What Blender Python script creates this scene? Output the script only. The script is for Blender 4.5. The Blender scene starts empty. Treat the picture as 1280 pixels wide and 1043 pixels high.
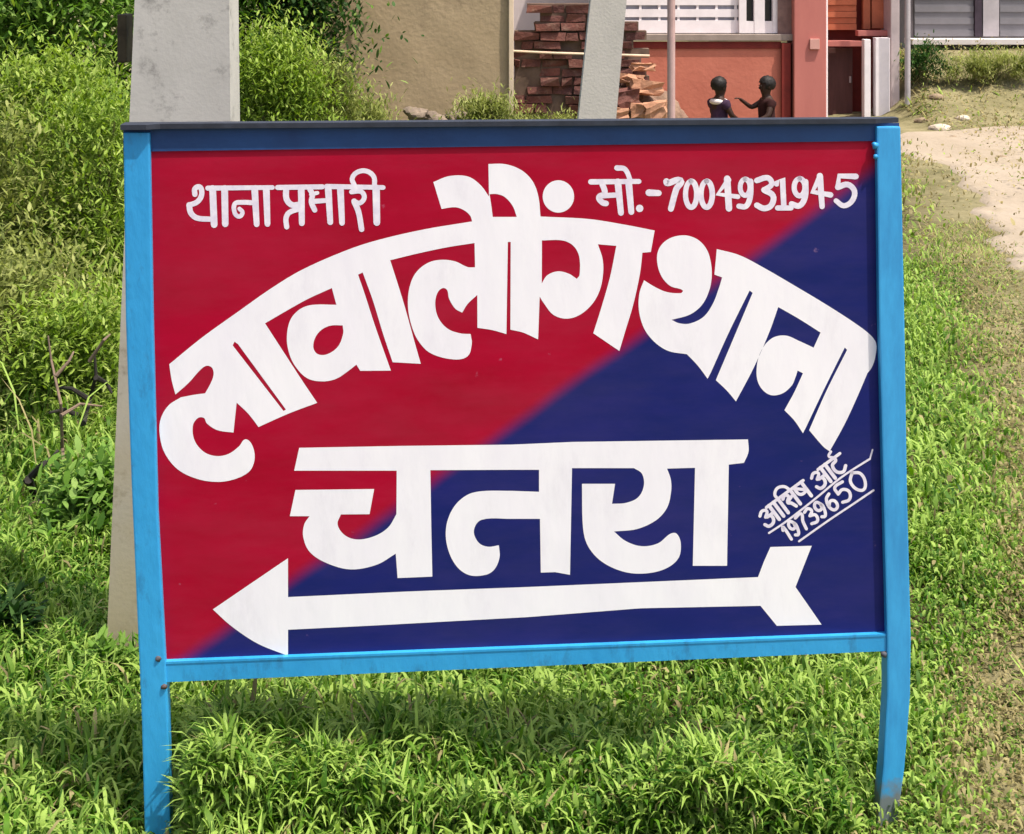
import bpy, bmesh, math, random
import numpy as np
from mathutils import Vector, Matrix
from mathutils.geometry import tessellate_polygon

random.seed(7)
rng = np.random.default_rng(11)
scene = bpy.context.scene
COL = scene.collection

# ------------------------------------------------------------------ camera
F = 1880.0          # focal length measured in photo pixels (photo 1280 wide)
CX, HY, CH = 640.0, -35.0, 1.5
cam_d = bpy.data.cameras.new('camera')
cam = bpy.data.objects.new('camera', cam_d)
COL.objects.link(cam)
cam.location = (0, 0, CH)
cam.rotation_euler = (math.radians(90), 0, 0)
cam_d.sensor_width = 36
cam_d.sensor_fit = 'HORIZONTAL'
cam_d.lens = 36 * F / 1280
cam_d.shift_y = -(521.5 - HY) / 1280
cam_d.clip_start = 0.05
cam_d.clip_end = 500
scene.camera = cam

# ------------------------------------------------------------------ light
SUN_EL, SUN_AZ = math.radians(67), math.radians(58)   # azimuth: to the right of straight behind the camera
sv = Vector((math.sin(SUN_AZ) * math.cos(SUN_EL), -math.cos(SUN_AZ) * math.cos(SUN_EL), math.sin(SUN_EL)))
w = bpy.data.worlds.new('World')
scene.world = w
w.use_nodes = True
nt = w.node_tree
sky = nt.nodes.new('ShaderNodeTexSky')
sky.sky_type = 'NISHITA'
sky.sun_disc = False
sky.air_density = 0.75
sky.dust_density = 4.0
sky.ozone_density = 0.4
sky.sun_elevation = SUN_EL
sky.sun_rotation = math.atan2(sv.x, sv.y)
bg = nt.nodes['Background']
bg.inputs['Strength'].default_value = 0.15
nt.links.new(sky.outputs[0], bg.inputs['Color'])
sd = bpy.data.lights.new('sun', 'SUN')
sd.energy = 3.4
sd.angle = math.radians(0.55)
sd.color = (1.0, 0.94, 0.83)
so = bpy.data.objects.new('sun', sd)
COL.objects.link(so)
so.rotation_euler = sv.to_track_quat('Z', 'Y').to_euler()
scene.view_settings.view_transform = 'Standard'
scene.view_settings.look = 'None'
scene.view_settings.exposure = 0.75
scene.view_settings.gamma = 1


# ------------------------------------------------------------------ helpers
def at(px, py, D):
    """photo pixel at a depth of D metres -> world point"""
    return Vector(((px - CX) / F * D, D, CH - (py - HY) / F * D))


def smooth(a, b, x):
    t = min(1.0, max(0.0, (x - a) / (b - a)))
    return t * t * (3 - 2 * t)


def vsmooth(a, b, x):
    t = np.clip((x - a) / (b - a), 0, 1)
    return t * t * (3 - 2 * t)


def ground_z(x, y):
    x = np.asarray(x, float)
    y = np.asarray(y, float)
    z = 0.02 * np.sin(x * 1.7 + 0.6) * np.cos(y * 1.3) + 0.012 * np.sin(x * 4.1 + y * 2.3)
    z = z + 0.62 * vsmooth(14.2, 16.9, y) * vsmooth(3.75, 4.3, x)
    z = z * (0.35 + 0.65 * vsmooth(2.0, 4.5, y))
    z = z - 0.15 * vsmooth(13.0, 14.0, y) * (1 - vsmooth(15.4, 16.0, y)) * vsmooth(0.7, 1.2, x) * (1 - vsmooth(3.2, 3.7, x))
    return z


def new_mat(name):
    m = bpy.data.materials.new(name)
    m.use_nodes = True
    b = m.node_tree.nodes['Principled BSDF']
    return m, m.node_tree, b


def mat(name, col, rough=0.7, var=0.25, scale=6.0, col2=None, bump=0.0, bscale=40.0, metal=0.0, spec=0.3, stain=0.0,
        stain_col=(0.05, 0.04, 0.03), stain_scale=3.0, stretch=(1, 1, 1)):
    m, t, b = new_mat(name)
    N, L = t.nodes, t.links
    tc = N.new('ShaderNodeTexCoord')
    mp = N.new('ShaderNodeMapping')
    mp.inputs['Scale'].default_value = stretch
    L.new(tc.outputs['Object'], mp.inputs['Vector'])
    n = N.new('ShaderNodeTexNoise')
    n.inputs['Scale'].default_value = scale
    n.inputs['Detail'].default_value = 8
    n.inputs['Roughness'].default_value = 0.65
    L.new(mp.outputs[0], n.inputs['Vector'])
    r = N.new('ShaderNodeValToRGB')
    r.color_ramp.elements[0].position = 0.3
    r.color_ramp.elements[1].position = 0.7
    c2 = col2 if col2 else tuple(c * (1 - var) for c in col)
    r.color_ramp.elements[0].color = (*c2, 1)
    r.color_ramp.elements[1].color = (*(min(1, c * (1 + (0 if col2 else var * 0.5))) for c in col), 1)
    L.new(n.outputs['Fac'], r.inputs['Fac'])
    out = r.outputs['Color']
    if stain > 0:
        n2 = N.new('ShaderNodeTexNoise')
        n2.inputs['Scale'].default_value = stain_scale
        n2.inputs['Detail'].default_value = 10
        n2.inputs['Roughness'].default_value = 0.75
        L.new(mp.outputs[0], n2.inputs['Vector'])
        r2 = N.new('ShaderNodeValToRGB')
        r2.color_ramp.elements[0].position = 0.535
        r2.color_ramp.elements[0].color = (0, 0, 0, 1)
        r2.color_ramp.elements[1].position = 0.68
        r2.color_ramp.elements[1].color = (stain, stain, stain, 1)
        L.new(n2.outputs['Fac'], r2.inputs['Fac'])
        mx = N.new('ShaderNodeMix')
        mx.data_type = 'RGBA'
        L.new(r2.outputs['Color'], mx.inputs['Factor'])
        L.new(out, mx.inputs['A'])
        mx.inputs['B'].default_value = (*stain_col, 1)
        out = mx.outputs['Result']
    L.new(out, b.inputs['Base Color'])
    b.inputs['Roughness'].default_value = rough
    b.inputs['Metallic'].default_value = metal
    b.inputs['Specular IOR Level'].default_value = spec
    if bump > 0:
        nb = N.new('ShaderNodeTexNoise')
        nb.inputs['Scale'].default_value = bscale
        nb.inputs['Detail'].default_value = 6
        L.new(mp.outputs[0], nb.inputs['Vector'])
        bp_ = N.new('ShaderNodeBump')
        bp_.inputs['Strength'].default_value = bump
        bp_.inputs['Distance'].default_value = 0.02
        L.new(nb.outputs['Fac'], bp_.inputs['Height'])
        L.new(bp_.outputs['Normal'], b.inputs['Normal'])
    return m


def leaf_mat(name, trans=0.35, rough=0.45, spec=0.35):
    """leaf colour comes from the per-blade 'tint' attribute"""
    m, t, b = new_mat(name)
    N, L = t.nodes, t.links
    a = N.new('ShaderNodeAttribute')
    a.attribute_name = 'tint'
    L.new(a.outputs['Color'], b.inputs['Base Color'])
    b.inputs['Roughness'].default_value = rough
    b.inputs['Specular IOR Level'].default_value = spec
    tr = N.new('ShaderNodeBsdfTranslucent')
    hs = N.new('ShaderNodeHueSaturation')
    hs.inputs['Saturation'].default_value = 1.1
    hs.inputs['Value'].default_value = 1.25
    L.new(a.outputs['Color'], hs.inputs['Color'])
    L.new(hs.outputs['Color'], tr.inputs['Color'])
    mx = N.new('ShaderNodeMixShader')
    mx.inputs[0].default_value = trans
    L.new(b.outputs[0], mx.inputs[1])
    L.new(tr.outputs[0], mx.inputs[2])
    L.new(mx.outputs[0], N['Material Output'].inputs['Surface'])
    return m


def tag(o, label=None, cat=None, group=None, kind=None):
    if label:
        o['label'] = label
    if cat:
        o['category'] = cat
    if group:
        o['group'] = group
    if kind:
        o['kind'] = kind
    return o


def empty(name, loc, label, cat, group=None):
    o = bpy.data.objects.new(name, None)
    COL.objects.link(o)
    o.location = loc
    o.empty_display_size = 0.1
    return tag(o, label, cat, group)


def wloc(o):
    v = Vector((0, 0, 0))
    while o is not None:
        v += o.location
        o = o.parent
    return v


def link_mesh(name, me, m, parent=None):
    o = bpy.data.objects.new(name, me)
    COL.objects.link(o)
    if m and not me.materials:
        for mm in (m if isinstance(m, (list, tuple)) else [m]):
            me.materials.append(mm)
    if parent:
        o.parent = parent
    return o


def finish(name, bm, m, parent=None, bevel=0.0, smooth_shade=False):
    """bm is in world coordinates; the object is put under parent in its place"""
    if bevel > 0:
        es = [e for e in bm.edges if len(e.link_faces) == 2 and e.calc_face_angle(0) > 0.6]
        bmesh.ops.bevel(bm, geom=es, offset=bevel, segments=2, profile=0.6, affect='EDGES', clamp_overlap=True)
    if parent:
        bmesh.ops.translate(bm, verts=bm.verts, vec=-wloc(parent))
    me = bpy.data.meshes.new(name)
    bm.to_mesh(me)
    bm.free()
    if smooth_shade:
        for p in me.polygons:
            p.use_smooth = True
    return link_mesh(name, me, m, parent)


def prism(bm, front, back):
    a = [bm.verts.new(v) for v in front]
    b = [bm.verts.new(v) for v in back]
    n = len(a)
    fs = [bm.faces.new(a), bm.faces.new(b[::-1])]
    for i in range(n):
        fs.append(bm.faces.new((a[(i + 1) % n], a[i], b[i], b[(i + 1) % n])))
    bmesh.ops.recalc_face_normals(bm, faces=fs)


def box(bm, lo, hi):
    x0, y0, z0 = lo
    x1, y1, z1 = hi
    f = [Vector((x0, y0, z0)), Vector((x1, y0, z0)), Vector((x1, y0, z1)), Vector((x0, y0, z1))]
    b = [Vector((p.x, y1, p.z)) for p in f]
    prism(bm, f, b)


def pbox(bm, x0, x1, y0, y1, D, depth, zlo=None, zhi=None):
    """a box whose front face spans those photo pixels at depth D"""
    a, c = at(x0, y1, D), at(x1, y0, D)
    box(bm, (a.x, D, a.z if zlo is None else zlo), (c.x, D + depth, c.z if zhi is None else zhi))


def tube(bm, pts, radii, sides=10, cap=True):
    rings = []
    for i, p in enumerate(pts):
        p = Vector(p)
        d = (Vector(pts[min(i + 1, len(pts) - 1)]) - Vector(pts[max(i - 1, 0)])).normalized()
        u = d.cross(Vector((0.3, 1, 0.1))).normalized()
        v = d.cross(u)
        rings.append([bm.verts.new(p + radii[i] * (math.cos(2 * math.pi * k / sides) * u + math.sin(2 * math.pi * k / sides) * v)) for k in range(sides)])
    for a, b in zip(rings, rings[1:]):
        for k in range(sides):
            bm.faces.new((a[k], a[(k + 1) % sides], b[(k + 1) % sides], b[k]))
    if cap:
        bm.faces.new(rings[0][::-1])
        bm.faces.new(rings[-1])


# ------------------------------------------------------------------ ground
M_soil = mat('soil', (0.10, 0.08, 0.04), 0.95, scale=1.6, col2=(0.05, 0.042, 0.018), bump=0.6, bscale=25, spec=0.1)
_t = M_soil.node_tree
_a = _t.nodes.new('ShaderNodeAttribute'); _a.attribute_name = 'trodden'
_b = _t.nodes['Principled BSDF']
_src = _b.inputs['Base Color'].links[0].from_socket
_n = _t.nodes.new('ShaderNodeTexNoise'); _n.inputs['Scale'].default_value = 2.3; _n.inputs['Detail'].default_value = 9; _n.inputs['Roughness'].default_value = 0.7
_tc = _t.nodes.new('ShaderNodeTexCoord'); _t.links.new(_tc.outputs['Object'], _n.inputs['Vector'])
_r = _t.nodes.new('ShaderNodeValToRGB'); _r.color_ramp.elements[0].position = 0.33; _r.color_ramp.elements[1].position = 0.66
_r.color_ramp.elements[0].color = (0.12, 0.11, 0.05, 1); _r.color_ramp.elements[1].color = (0.26, 0.225, 0.125, 1)
_t.links.new(_n.outputs['Fac'], _r.inputs['Fac'])
_m = _t.nodes.new('ShaderNodeMix'); _m.data_type = 'RGBA'
_t.links.new(_a.outputs['Fac'], _m.inputs['Factor']); _t.links.new(_src, _m.inputs['A']); _t.links.new(_r.outputs['Color'], _m.inputs['B'])
_t.links.new(_m.outputs['Result'], _b.inputs['Base Color'])
M_sand = mat('sand', (0.37, 0.305, 0.235), 0.95, scale=1.1, col2=(0.30, 0.245, 0.18), bump=0.5, bscale=22, spec=0.1,
             stain=0.6, stain_col=(0.25, 0.2, 0.12), stain_scale=1.7, stretch=(1, 0.6, 1))


def axis(fine0, fine1, step, far0, far1):
    a = list(np.arange(fine0, fine1 + 1e-6, step))
    s, v = step, fine1
    while v < far1:
        s *= 1.35
        v += s
        a.append(v)
    s, v = step, fine0
    while v > far0:
        s *= 1.35
        v -= s
        a.insert(0, v)
    return np.array(a)


gxs, gys = axis(-7, 8, 0.12, -150, 150), axis(0.5, 18.5, 0.12, -40, 260)
GX, GY = np.meshgrid(gxs, gys)
GZ = ground_z(GX, GY)
nv, nu = GX.shape
gv = np.stack([GX.ravel(), GY.ravel(), GZ.ravel()], 1)
idx = np.arange(nv * nu).reshape(nv, nu)
gf = np.stack([idx[:-1, :-1].ravel(), idx[:-1, 1:].ravel(), idx[1:, 1:].ravel(), idx[1:, :-1].ravel()], 1)
me = bpy.data.meshes.new('ground')
me.from_pydata(gv.tolist(), [], gf.tolist())
_att = me.attributes.new('trodden', 'FLOAT', 'POINT')
_yy = np.maximum(gv[:, 1], 0.6)
_px, _py = CX + gv[:, 0] * F / _yy, HY + (CH - gv[:, 2]) * F / _yy
_tr = vsmooth(-90, 70, _px - np.interp(_py, [120, 165, 200, 230, 270, 330, 420, 520, 640, 800, 860, 1000, 1100, 1400],
                                      [900, 1040, 1105, 1135, 1160, 1192, 1225, 1250, 1275, 1265, 1205, 1195, 1230, 1300]))
_tr = np.maximum(_tr, vsmooth(11.5, 13, gv[:, 1]))
_att.data.foreach_set('value', _tr.astype(np.float32))
tag(link_mesh('ground', me, M_soil), 'bare brown soil under the grass and round the houses', 'ground', kind='structure')

# sandy path on the right, an irregular sheet lying on the soil
pl = [(1330, 400), (1300, 370), (1272, 345), (1250, 322), (1232, 295), (1222, 262), (1212, 235), (1165, 205), (1105, 183), (1040, 170)]
pr = [(1560, 400), (1540, 370), (1520, 345), (1500, 322), (1480, 295), (1450, 262), (1430, 225), (1400, 195), (1330, 172), (1300, 160)]
bm = bmesh.new()
rows = []
for i in range(len(pl) - 1):
    for k in range(8):
        t = k / 8
        row = []
        for side in (pl, pr):
            qx = side[i][0] * (1 - t) + side[i + 1][0] * t
            qy = side[i][1] * (1 - t) + side[i + 1][1] * t
            D = F * CH / (qy - HY)
            row.append(((qx - CX) / F * D, D))
        rows.append(row)
vr = []
for i, ((x0, y0), (x1, y1)) in enumerate(rows):
    j0, j1 = 0.05 * math.sin(i * 0.61) + 0.04 * math.sin(i * 1.37 + 1), 0.05 * math.sin(i * 0.5)
    r_ = []
    for k in range(21):
        t = k / 20 if k > 1 else (k * 0.03)
        x = (x0 + j0) * (1 - t) + (x1 + j1) * t
        y = y0 * (1 - t) + y1 * t
        r_.append(bm.verts.new((x, y, float(ground_z(x, y)) + (-0.03 if k in (0, 20) else 0.014))))
    vr.append(r_)
for a, b in zip(vr, vr[1:]):
    for k in range(20):
        bm.faces.new((a[k], a[k + 1], b[k + 1], b[k]))
o = finish('path', bm, M_sand, smooth_shade=True)
tag(o, 'pale sandy footpath crossing behind the sign on the right', 'path', kind='structure')

# ------------------------------------------------------------------ direction sign
YAW = math.radians(4.4)
EU = Vector((math.cos(YAW), math.sin(YAW), 0))
NN = Vector((math.sin(YAW), -math.cos(YAW), 0))      # towards the viewer
P0 = Vector((0, 2.601, 0))                           # a point of the frame's front plane
CAMP = Vector((0, 0, CH))


def bp(px, py, off=0.0):
    """photo pixel -> point on the board plane, 'off' metres in front of the frame's front plane"""
    d = Vector(((px - CX) / F, 1, -(py - HY) / F))
    p = P0 + NN * off
    t = (p - CAMP).dot(NN) / d.dot(NN)
    return CAMP + d * t


def bprism(bm, pts, front, back):
    f = [bp(x, y, front) for x, y in pts]
    prism(bm, f, [p + NN * (back - front) for p in f])


M_cyan = mat('cyan_enamel', (0.035, 0.335, 0.66), 0.42, scale=9, col2=(0.022, 0.27, 0.58), spec=0.45, bump=0.08, bscale=60,
             stain=0.75, stain_col=(0.025, 0.15, 0.31), stain_scale=22, stretch=(1, 1, 0.4))
M_edge = mat('dark_edge', (0.03, 0.035, 0.05), 0.6, scale=30, var=0.4)  # plain dark colour over the whole top flange
M_white = mat('white_lettering', (0.86, 0.84, 0.86), 0.5, scale=9, col2=(0.80, 0.77, 0.82), spec=0.3, stain=0.15, stain_col=(0.42, 0.38, 0.46), stain_scale=12, bump=0.05, bscale=30, stretch=(1, 1, 0.35))
M_white2 = mat('thin_white_lettering', (0.84, 0.80, 0.85), 0.5, scale=60, col2=(0.64, 0.58, 0.70), spec=0.3)


def panel_mat():
    m, t, b = new_mat('two_colour_panel')
    N, L = t.nodes, t.links
    uv = N.new('ShaderNodeUVMap')
    uv.uv_map = 'board'
    sp = N.new('ShaderNodeSeparateXYZ')
    L.new(uv.outputs[0], sp.inputs[0])
    wob = N.new('ShaderNodeTexNoise')
    wob.inputs['Scale'].default_value = 5
    L.new(uv.outputs[0], wob.inputs['Vector'])
    # signed distance from the painted diagonal: u = along, v = up, in metres
    s1 = N.new('ShaderNodeMath'); s1.operation = 'MULTIPLY_ADD'
    s1.inputs[1].default_value = PANEL_SLOPE
    L.new(sp.outputs['X'], s1.inputs[0])
    s1.inputs[2].default_value = PANEL_C
    s2 = N.new('ShaderNodeMath'); s2.operation = 'SUBTRACT'
    L.new(sp.outputs['Y'], s2.inputs[0])
    L.new(s1.outputs[0], s2.inputs[1])
    s3 = N.new('ShaderNodeMath'); s3.operation = 'MULTIPLY_ADD'
    L.new(wob.outputs['Fac'], s3.inputs[0])
    s3.inputs[1].default_value = 0.02
    L.new(s2.outputs[0], s3.inputs[2])
    mr = N.new('ShaderNodeMapRange')
    mr.interpolation_type = 'SMOOTHSTEP'
    mr.inputs['From Min'].default_value = -0.008
    mr.inputs['From Max'].default_value = 0.036
    L.new(s3.outputs[0], mr.inputs['Value'])
    n1 = N.new('ShaderNodeTexNoise')
    n1.inputs['Scale'].default_value = 7
    n1.inputs['Detail'].default_value = 8
    n1.inputs['Roughness'].default_value = 0.7
    mp = N.new('ShaderNodeMapping')
    mp.inputs['Scale'].default_value = (0.45, 1.6, 1)
    L.new(uv.outputs[0], mp.inputs['Vector'])
    L.new(mp.outputs[0], n1.inputs['Vector'])

    def ramp(c0, c1):
        r = N.new('ShaderNodeValToRGB')
        r.color_ramp.elements[0].position = 0.3
        r.color_ramp.elements[1].position = 0.7
        r.color_ramp.elements[0].color = (*c0, 1)
        r.color_ramp.elements[1].color = (*c1, 1)
        L.new(n1.outputs['Fac'], r.inputs['Fac'])
        return r.outputs['Color']
    red = ramp((0.31, 0.0015, 0.017), (0.39, 0.001, 0.026))
    navy = ramp((0.0065, 0.0145, 0.105), (0.013, 0.0165, 0.14))
    mx = N.new('ShaderNodeMix')
    mx.data_type = 'RGBA'
    L.new(mr.outputs['Result'], mx.inputs['Factor'])
    L.new(navy, mx.inputs['A'])
    L.new(red, mx.inputs['B'])
    # small pale scuffs
    n2 = N.new('ShaderNodeTexNoise')
    n2.inputs['Scale'].default_value = 38
    n2.inputs['Detail'].default_value = 4
    L.new(uv.outputs[0], n2.inputs['Vector'])
    r2 = N.new('ShaderNodeValToRGB')
    r2.color_ramp.elements[0].position = 0.72
    r2.color_ramp.elements[0].color = (0, 0, 0, 1)
    r2.color_ramp.elements[1].position = 0.8
    r2.color_ramp.elements[1].color = (0.35, 0.35, 0.35, 1)
    L.new(n2.outputs['Fac'], r2.inputs['Fac'])
    mx2 = N.new('ShaderNodeMix')
    mx2.data_type = 'RGBA'
    L.new(r2.outputs['Color'], mx2.inputs['Factor'])
    L.new(mx.outputs['Result'], mx2.inputs['A'])
    mx2.inputs['B'].default_value = (0.45, 0.25, 0.4, 1)
    n3 = N.new('ShaderNodeTexNoise')
    n3.inputs['Scale'].default_value = 3.2
    n3.inputs['Detail'].default_value = 10
    n3.inputs['Roughness'].default_value = 0.75
    L.new(mp.outputs[0], n3.inputs['Vector'])
    r3 = N.new('ShaderNodeValToRGB')
    r3.color_ramp.elements[0].position = 0.42
    r3.color_ramp.elements[0].color = (0, 0, 0, 1)
    r3.color_ramp.elements[1].position = 0.78
    r3.color_ramp.elements[1].color = (0.09, 0.09, 0.09, 1)
    L.new(n3.outputs['Fac'], r3.inputs['Fac'])
    mx3 = N.new('ShaderNodeMix')
    mx3.data_type = 'RGBA'
    L.new(r3.outputs['Color'], mx3.inputs['Factor'])
    L.new(mx2.outputs['Result'], mx3.inputs['A'])
    mx3.inputs['B'].default_value = (0.26, 0.17, 0.24, 1)
    L.new(mx3.outputs['Result'], b.inputs['Base Color'])
    b.inputs['Roughness'].default_value = 0.5
    b.inputs['Specular IOR Level'].default_value = 0.12
    nb = N.new('ShaderNodeTexNoise')
    nb.inputs['Scale'].default_value = 9
    L.new(uv.outputs[0], nb.inputs['Vector'])
    bu = N.new('ShaderNodeBump')
    bu.inputs['Strength'].default_value = 0.12
    bu.inputs['Distance'].default_value = 0.01
    L.new(nb.outputs['Fac'], bu.inputs['Height'])
    L.new(bu.outputs['Normal'], b.inputs['Normal'])
    return m


PANEL_OFF = -0.013


def buv(p):
    return (p - P0).dot(EU), p.z


a_, b_ = buv(bp(215, 826, PANEL_OFF)), buv(bp(960, 300, PANEL_OFF))
PANEL_SLOPE = (b_[1] - a_[1]) / (b_[0] - a_[0])
PANEL_C = a_[1] - PANEL_SLOPE * a_[0] - 0.013

sign_root = empty('direction_sign', bp(640, 1085).to_tuple()[:2] + (0.0,),
                  'red and navy painted signboard with white lettering and arrow on sky blue frame', 'sign')

bm = bmesh.new()
bprism(bm, [(172, 168), (1112, 160), (1124, 812), (190, 846)], PANEL_OFF, PANEL_OFF - 0.004)
bmesh.ops.translate(bm, verts=bm.verts, vec=-wloc(sign_root))
uvl = bm.loops.layers.uv.new('board')
for f in bm.faces:
    for l in f.loops:
        l[uvl].uv = buv(l.vert.co + wloc(sign_root))
me = bpy.data.meshes.new('panel')
bm.to_mesh(me)
bm.free()
panel = link_mesh('panel', me, panel_mat(), sign_root)

# frame ------------------------------------------------------------
POST_D = -0.034
bm = bmesh.new()
bprism(bm, [(154, 166), (187, 166), (191, 400), (197, 640), (207, 830), (210, 900), (214, 1092), (182, 1092), (177, 900), (174, 830), (164, 600), (157, 400)], 0.0, POST_D)
finish('post', bm, M_cyan, sign_root, bevel=0.003)
bm = bmesh.new()
bprism(bm, [(1096, 158.5), (1126, 158.5), (1131, 400), (1134, 600), (1139, 800), (1138, 870), (1131, 960), (1122, 1030), (1119, 1092), (1093, 1092), (1097, 1030), (1104, 960), (1109, 870), (1109, 800), (1104, 600), (1099, 400)], 0.0, POST_D)


def post_rust():
    m, t, b = new_mat('cyan_post_with_worn_foot')
    N, L = t.nodes, t.links
    tc = N.new('ShaderNodeTexCoord')
    sp = N.new('ShaderNodeSeparateXYZ')
    L.new(tc.outputs['Object'], sp.inputs[0])
    n = N.new('ShaderNodeTexNoise')
    n.inputs['Scale'].default_value = 45
    n.inputs['Detail'].default_value = 8
    L.new(tc.outputs['Object'], n.inputs['Vector'])
    a = N.new('ShaderNodeMath'); a.operation = 'MULTIPLY_ADD'
    L.new(n.outputs['Fac'], a.inputs[0])
    a.inputs[1].default_value = -0.09
    L.new(sp.outputs['Z'], a.inputs[2])
    mr = N.new('ShaderNodeMapRange')
    mr.inputs['From Min'].default_value = 0.025
    mr.inputs['From Max'].default_value = 0.0
    L.new(a.outputs[0], mr.inputs['Value'])
    wv = N.new('ShaderNodeTexNoise')
    wv.inputs['Scale'].default_value = 34
    wv.inputs['Detail'].default_value = 7
    wv.inputs['Roughness'].default_value = 0.7
    wm = N.new('ShaderNodeMapping')
    wm.inputs['Scale'].default_value = (1, 1, 0.22)
    L.new(tc.outputs['Object'], wm.inputs['Vector'])
    L.new(wm.outputs[0], wv.inputs['Vector'])
    r = N.new('ShaderNodeValToRGB')
    r.color_ramp.elements[0].position = 0.35
    r.color_ramp.elements[0].color = (0.027, 0.25, 0.54, 1)
    r.color_ramp.elements[1].position = 0.65
    r.color_ramp.elements[1].color = (0.04, 0.345, 0.68, 1)
    L.new(wv.outputs['Fac'], r.inputs['Fac'])
    mx = N.new('ShaderNodeMix')
    mx.data_type = 'RGBA'
    L.new(mr.outputs['Result'], mx.inputs['Factor'])
    L.new(r.outputs['Color'], mx.inputs['A'])
    mx.inputs['B'].default_value = (0.16, 0.19, 0.21, 1)
    L.new(mx.outputs['Result'], b.inputs['Base Color'])
    b.inputs['Roughness'].default_value = 0.45
    return m


o = finish('post', bm, post_rust(), sign_root, bevel=0.003)
tag(o, 'blue post with its foot worn to bare grey metal')
# top angle iron: a web behind, a flange reaching forward over it
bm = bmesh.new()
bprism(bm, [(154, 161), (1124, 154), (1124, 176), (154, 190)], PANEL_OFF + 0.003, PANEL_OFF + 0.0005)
o = finish('top_bar', bm, mat('shaded_blue_enamel', (0.011, 0.055, 0.175), 0.55, scale=9, col2=(0.008, 0.035, 0.12), spec=0.4, bump=0.06, bscale=60), sign_root)  # the shade under the flange is put into this darker blue
tag(o, 'top bar with shade painted into its blue enamel')
bm = bmesh.new()
# flange: a thin shelf, its right end mitred back
prof = [(152, 0.013), (184, 0.013), (200, -0.0012), (1095, -0.0012), (1127, -0.016), (1127, -0.036), (152, -0.036)]
top, bot = [], []
for x, off in prof:
    yt = 155.5 - (x - 152) / 975 * 7
    q = bp(x, yt, 0.0)
    q = q + NN * off
    top.append(q)
    bot.append(q + Vector((0, 0, -0.0085)))
prism(bm, top, bot)
top_flange = finish('top_flange', bm, M_edge, sign_root)
tag(top_flange, 'dark edge of the top angle iron')
# bottom angle iron
bm = bmesh.new()
bprism(bm, [(206, 830), (1109.5, 795), (1109.5, 814), (207, 853)], -0.004, -0.010)
finish('bottom_bar', bm, M_cyan, sign_root)
bm = bmesh.new()
fr = [bp(206, 830.5, -0.003), bp(1109.5, 795.5, -0.003)]
pts = [fr[0], fr[1], fr[1] - NN * 0.024, fr[0] - NN * 0.024]
prism(bm, pts, [p + Vector((0, 0, 0.004)) for p in pts])
finish('bottom_flange', bm, M_cyan, sign_root)
# weld beads and nicks at the corners
M_nick = mat('weld_bead', (0.06, 0.09, 0.13), 0.7, scale=40, col2=(0.10, 0.05, 0.025))
for (x, y, r) in ((198, 823, .006), (205, 858, .006), (1105, 818, .006), (1094, 182, .007), (1095, 196, .005)):
    bm = bmesh.new()
    bmesh.ops.create_icosphere(bm, subdivisions=2, radius=r)
    for v in bm.verts:
        v.co = v.co * random.uniform(0.75, 1.15)
    bmesh.ops.translate(bm, verts=bm.verts, vec=bp(x, y, -0.002))
    finish('weld_bead', bm, M_cyan if y < 300 else M_nick, sign_root, smooth_shade=True)


# lettering ----------------------------------------------------------
def hermite(pts, closed=True, sub=6):
    """points (x, y) are corners, (x, y, 1) lie on a smooth curve"""
    n = len(pts)
    out = []
    rng_ = range(n) if closed else range(n - 1)
    for i in rng_:
        p0, p1 = pts[i], pts[(i + 1) % n]
        a, b = Vector(p0[:2]), Vector(p1[:2])
        ch = b - a
        if len(p0) == 2 and len(p1) == 2:
            out.append(a)
            continue

        def tan(j, fallback):
            if len(pts[j]) == 2 or (not closed and (j == 0 or j == n - 1)):
                return fallback
            pr_, nx_ = Vector(pts[(j - 1) % n][:2]), Vector(pts[(j + 1) % n][:2])
            t = nx_ - pr_
            return t.normalized() * ch.length if t.length > 1e-6 else fallback
        t0, t1 = tan(i, ch), tan((i + 1) % n, ch)
        for k in range(sub):
            s = k / sub
            h00, h10 = 2 * s**3 - 3 * s**2 + 1, s**3 - 2 * s**2 + s
            h01, h11 = -2 * s**3 + 3 * s**2, s**3 - s**2
            out.append(a * h00 + t0 * h10 + b * h01 + t1 * h11)
    if not closed:
        out.append(Vector(pts[-1][:2]))
    return out


LET_OFF = PANEL_OFF + 0.0002
_off = [0.0]


def glyph(bm, outer, holes=()):
    loops = [hermite(outer)] + [hermite(h) for h in holes]
    tri = tessellate_polygon([[Vector((p.x, p.y, 0)) for p in lp] for lp in loops])
    _off[0] = (_off[0] + 0.00001) % 0.00028
    vs = [bm.verts.new(bp(p.x, p.y, LET_OFF + _off[0])) for lp in loops for p in lp]
    for t in tri:
        try:
            f = bm.faces.new([vs[i] for i in t])
        except ValueError:
            continue
        f.normal_update()
        if f.normal.dot(NN) < 0:
            f.normal_flip()


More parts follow.
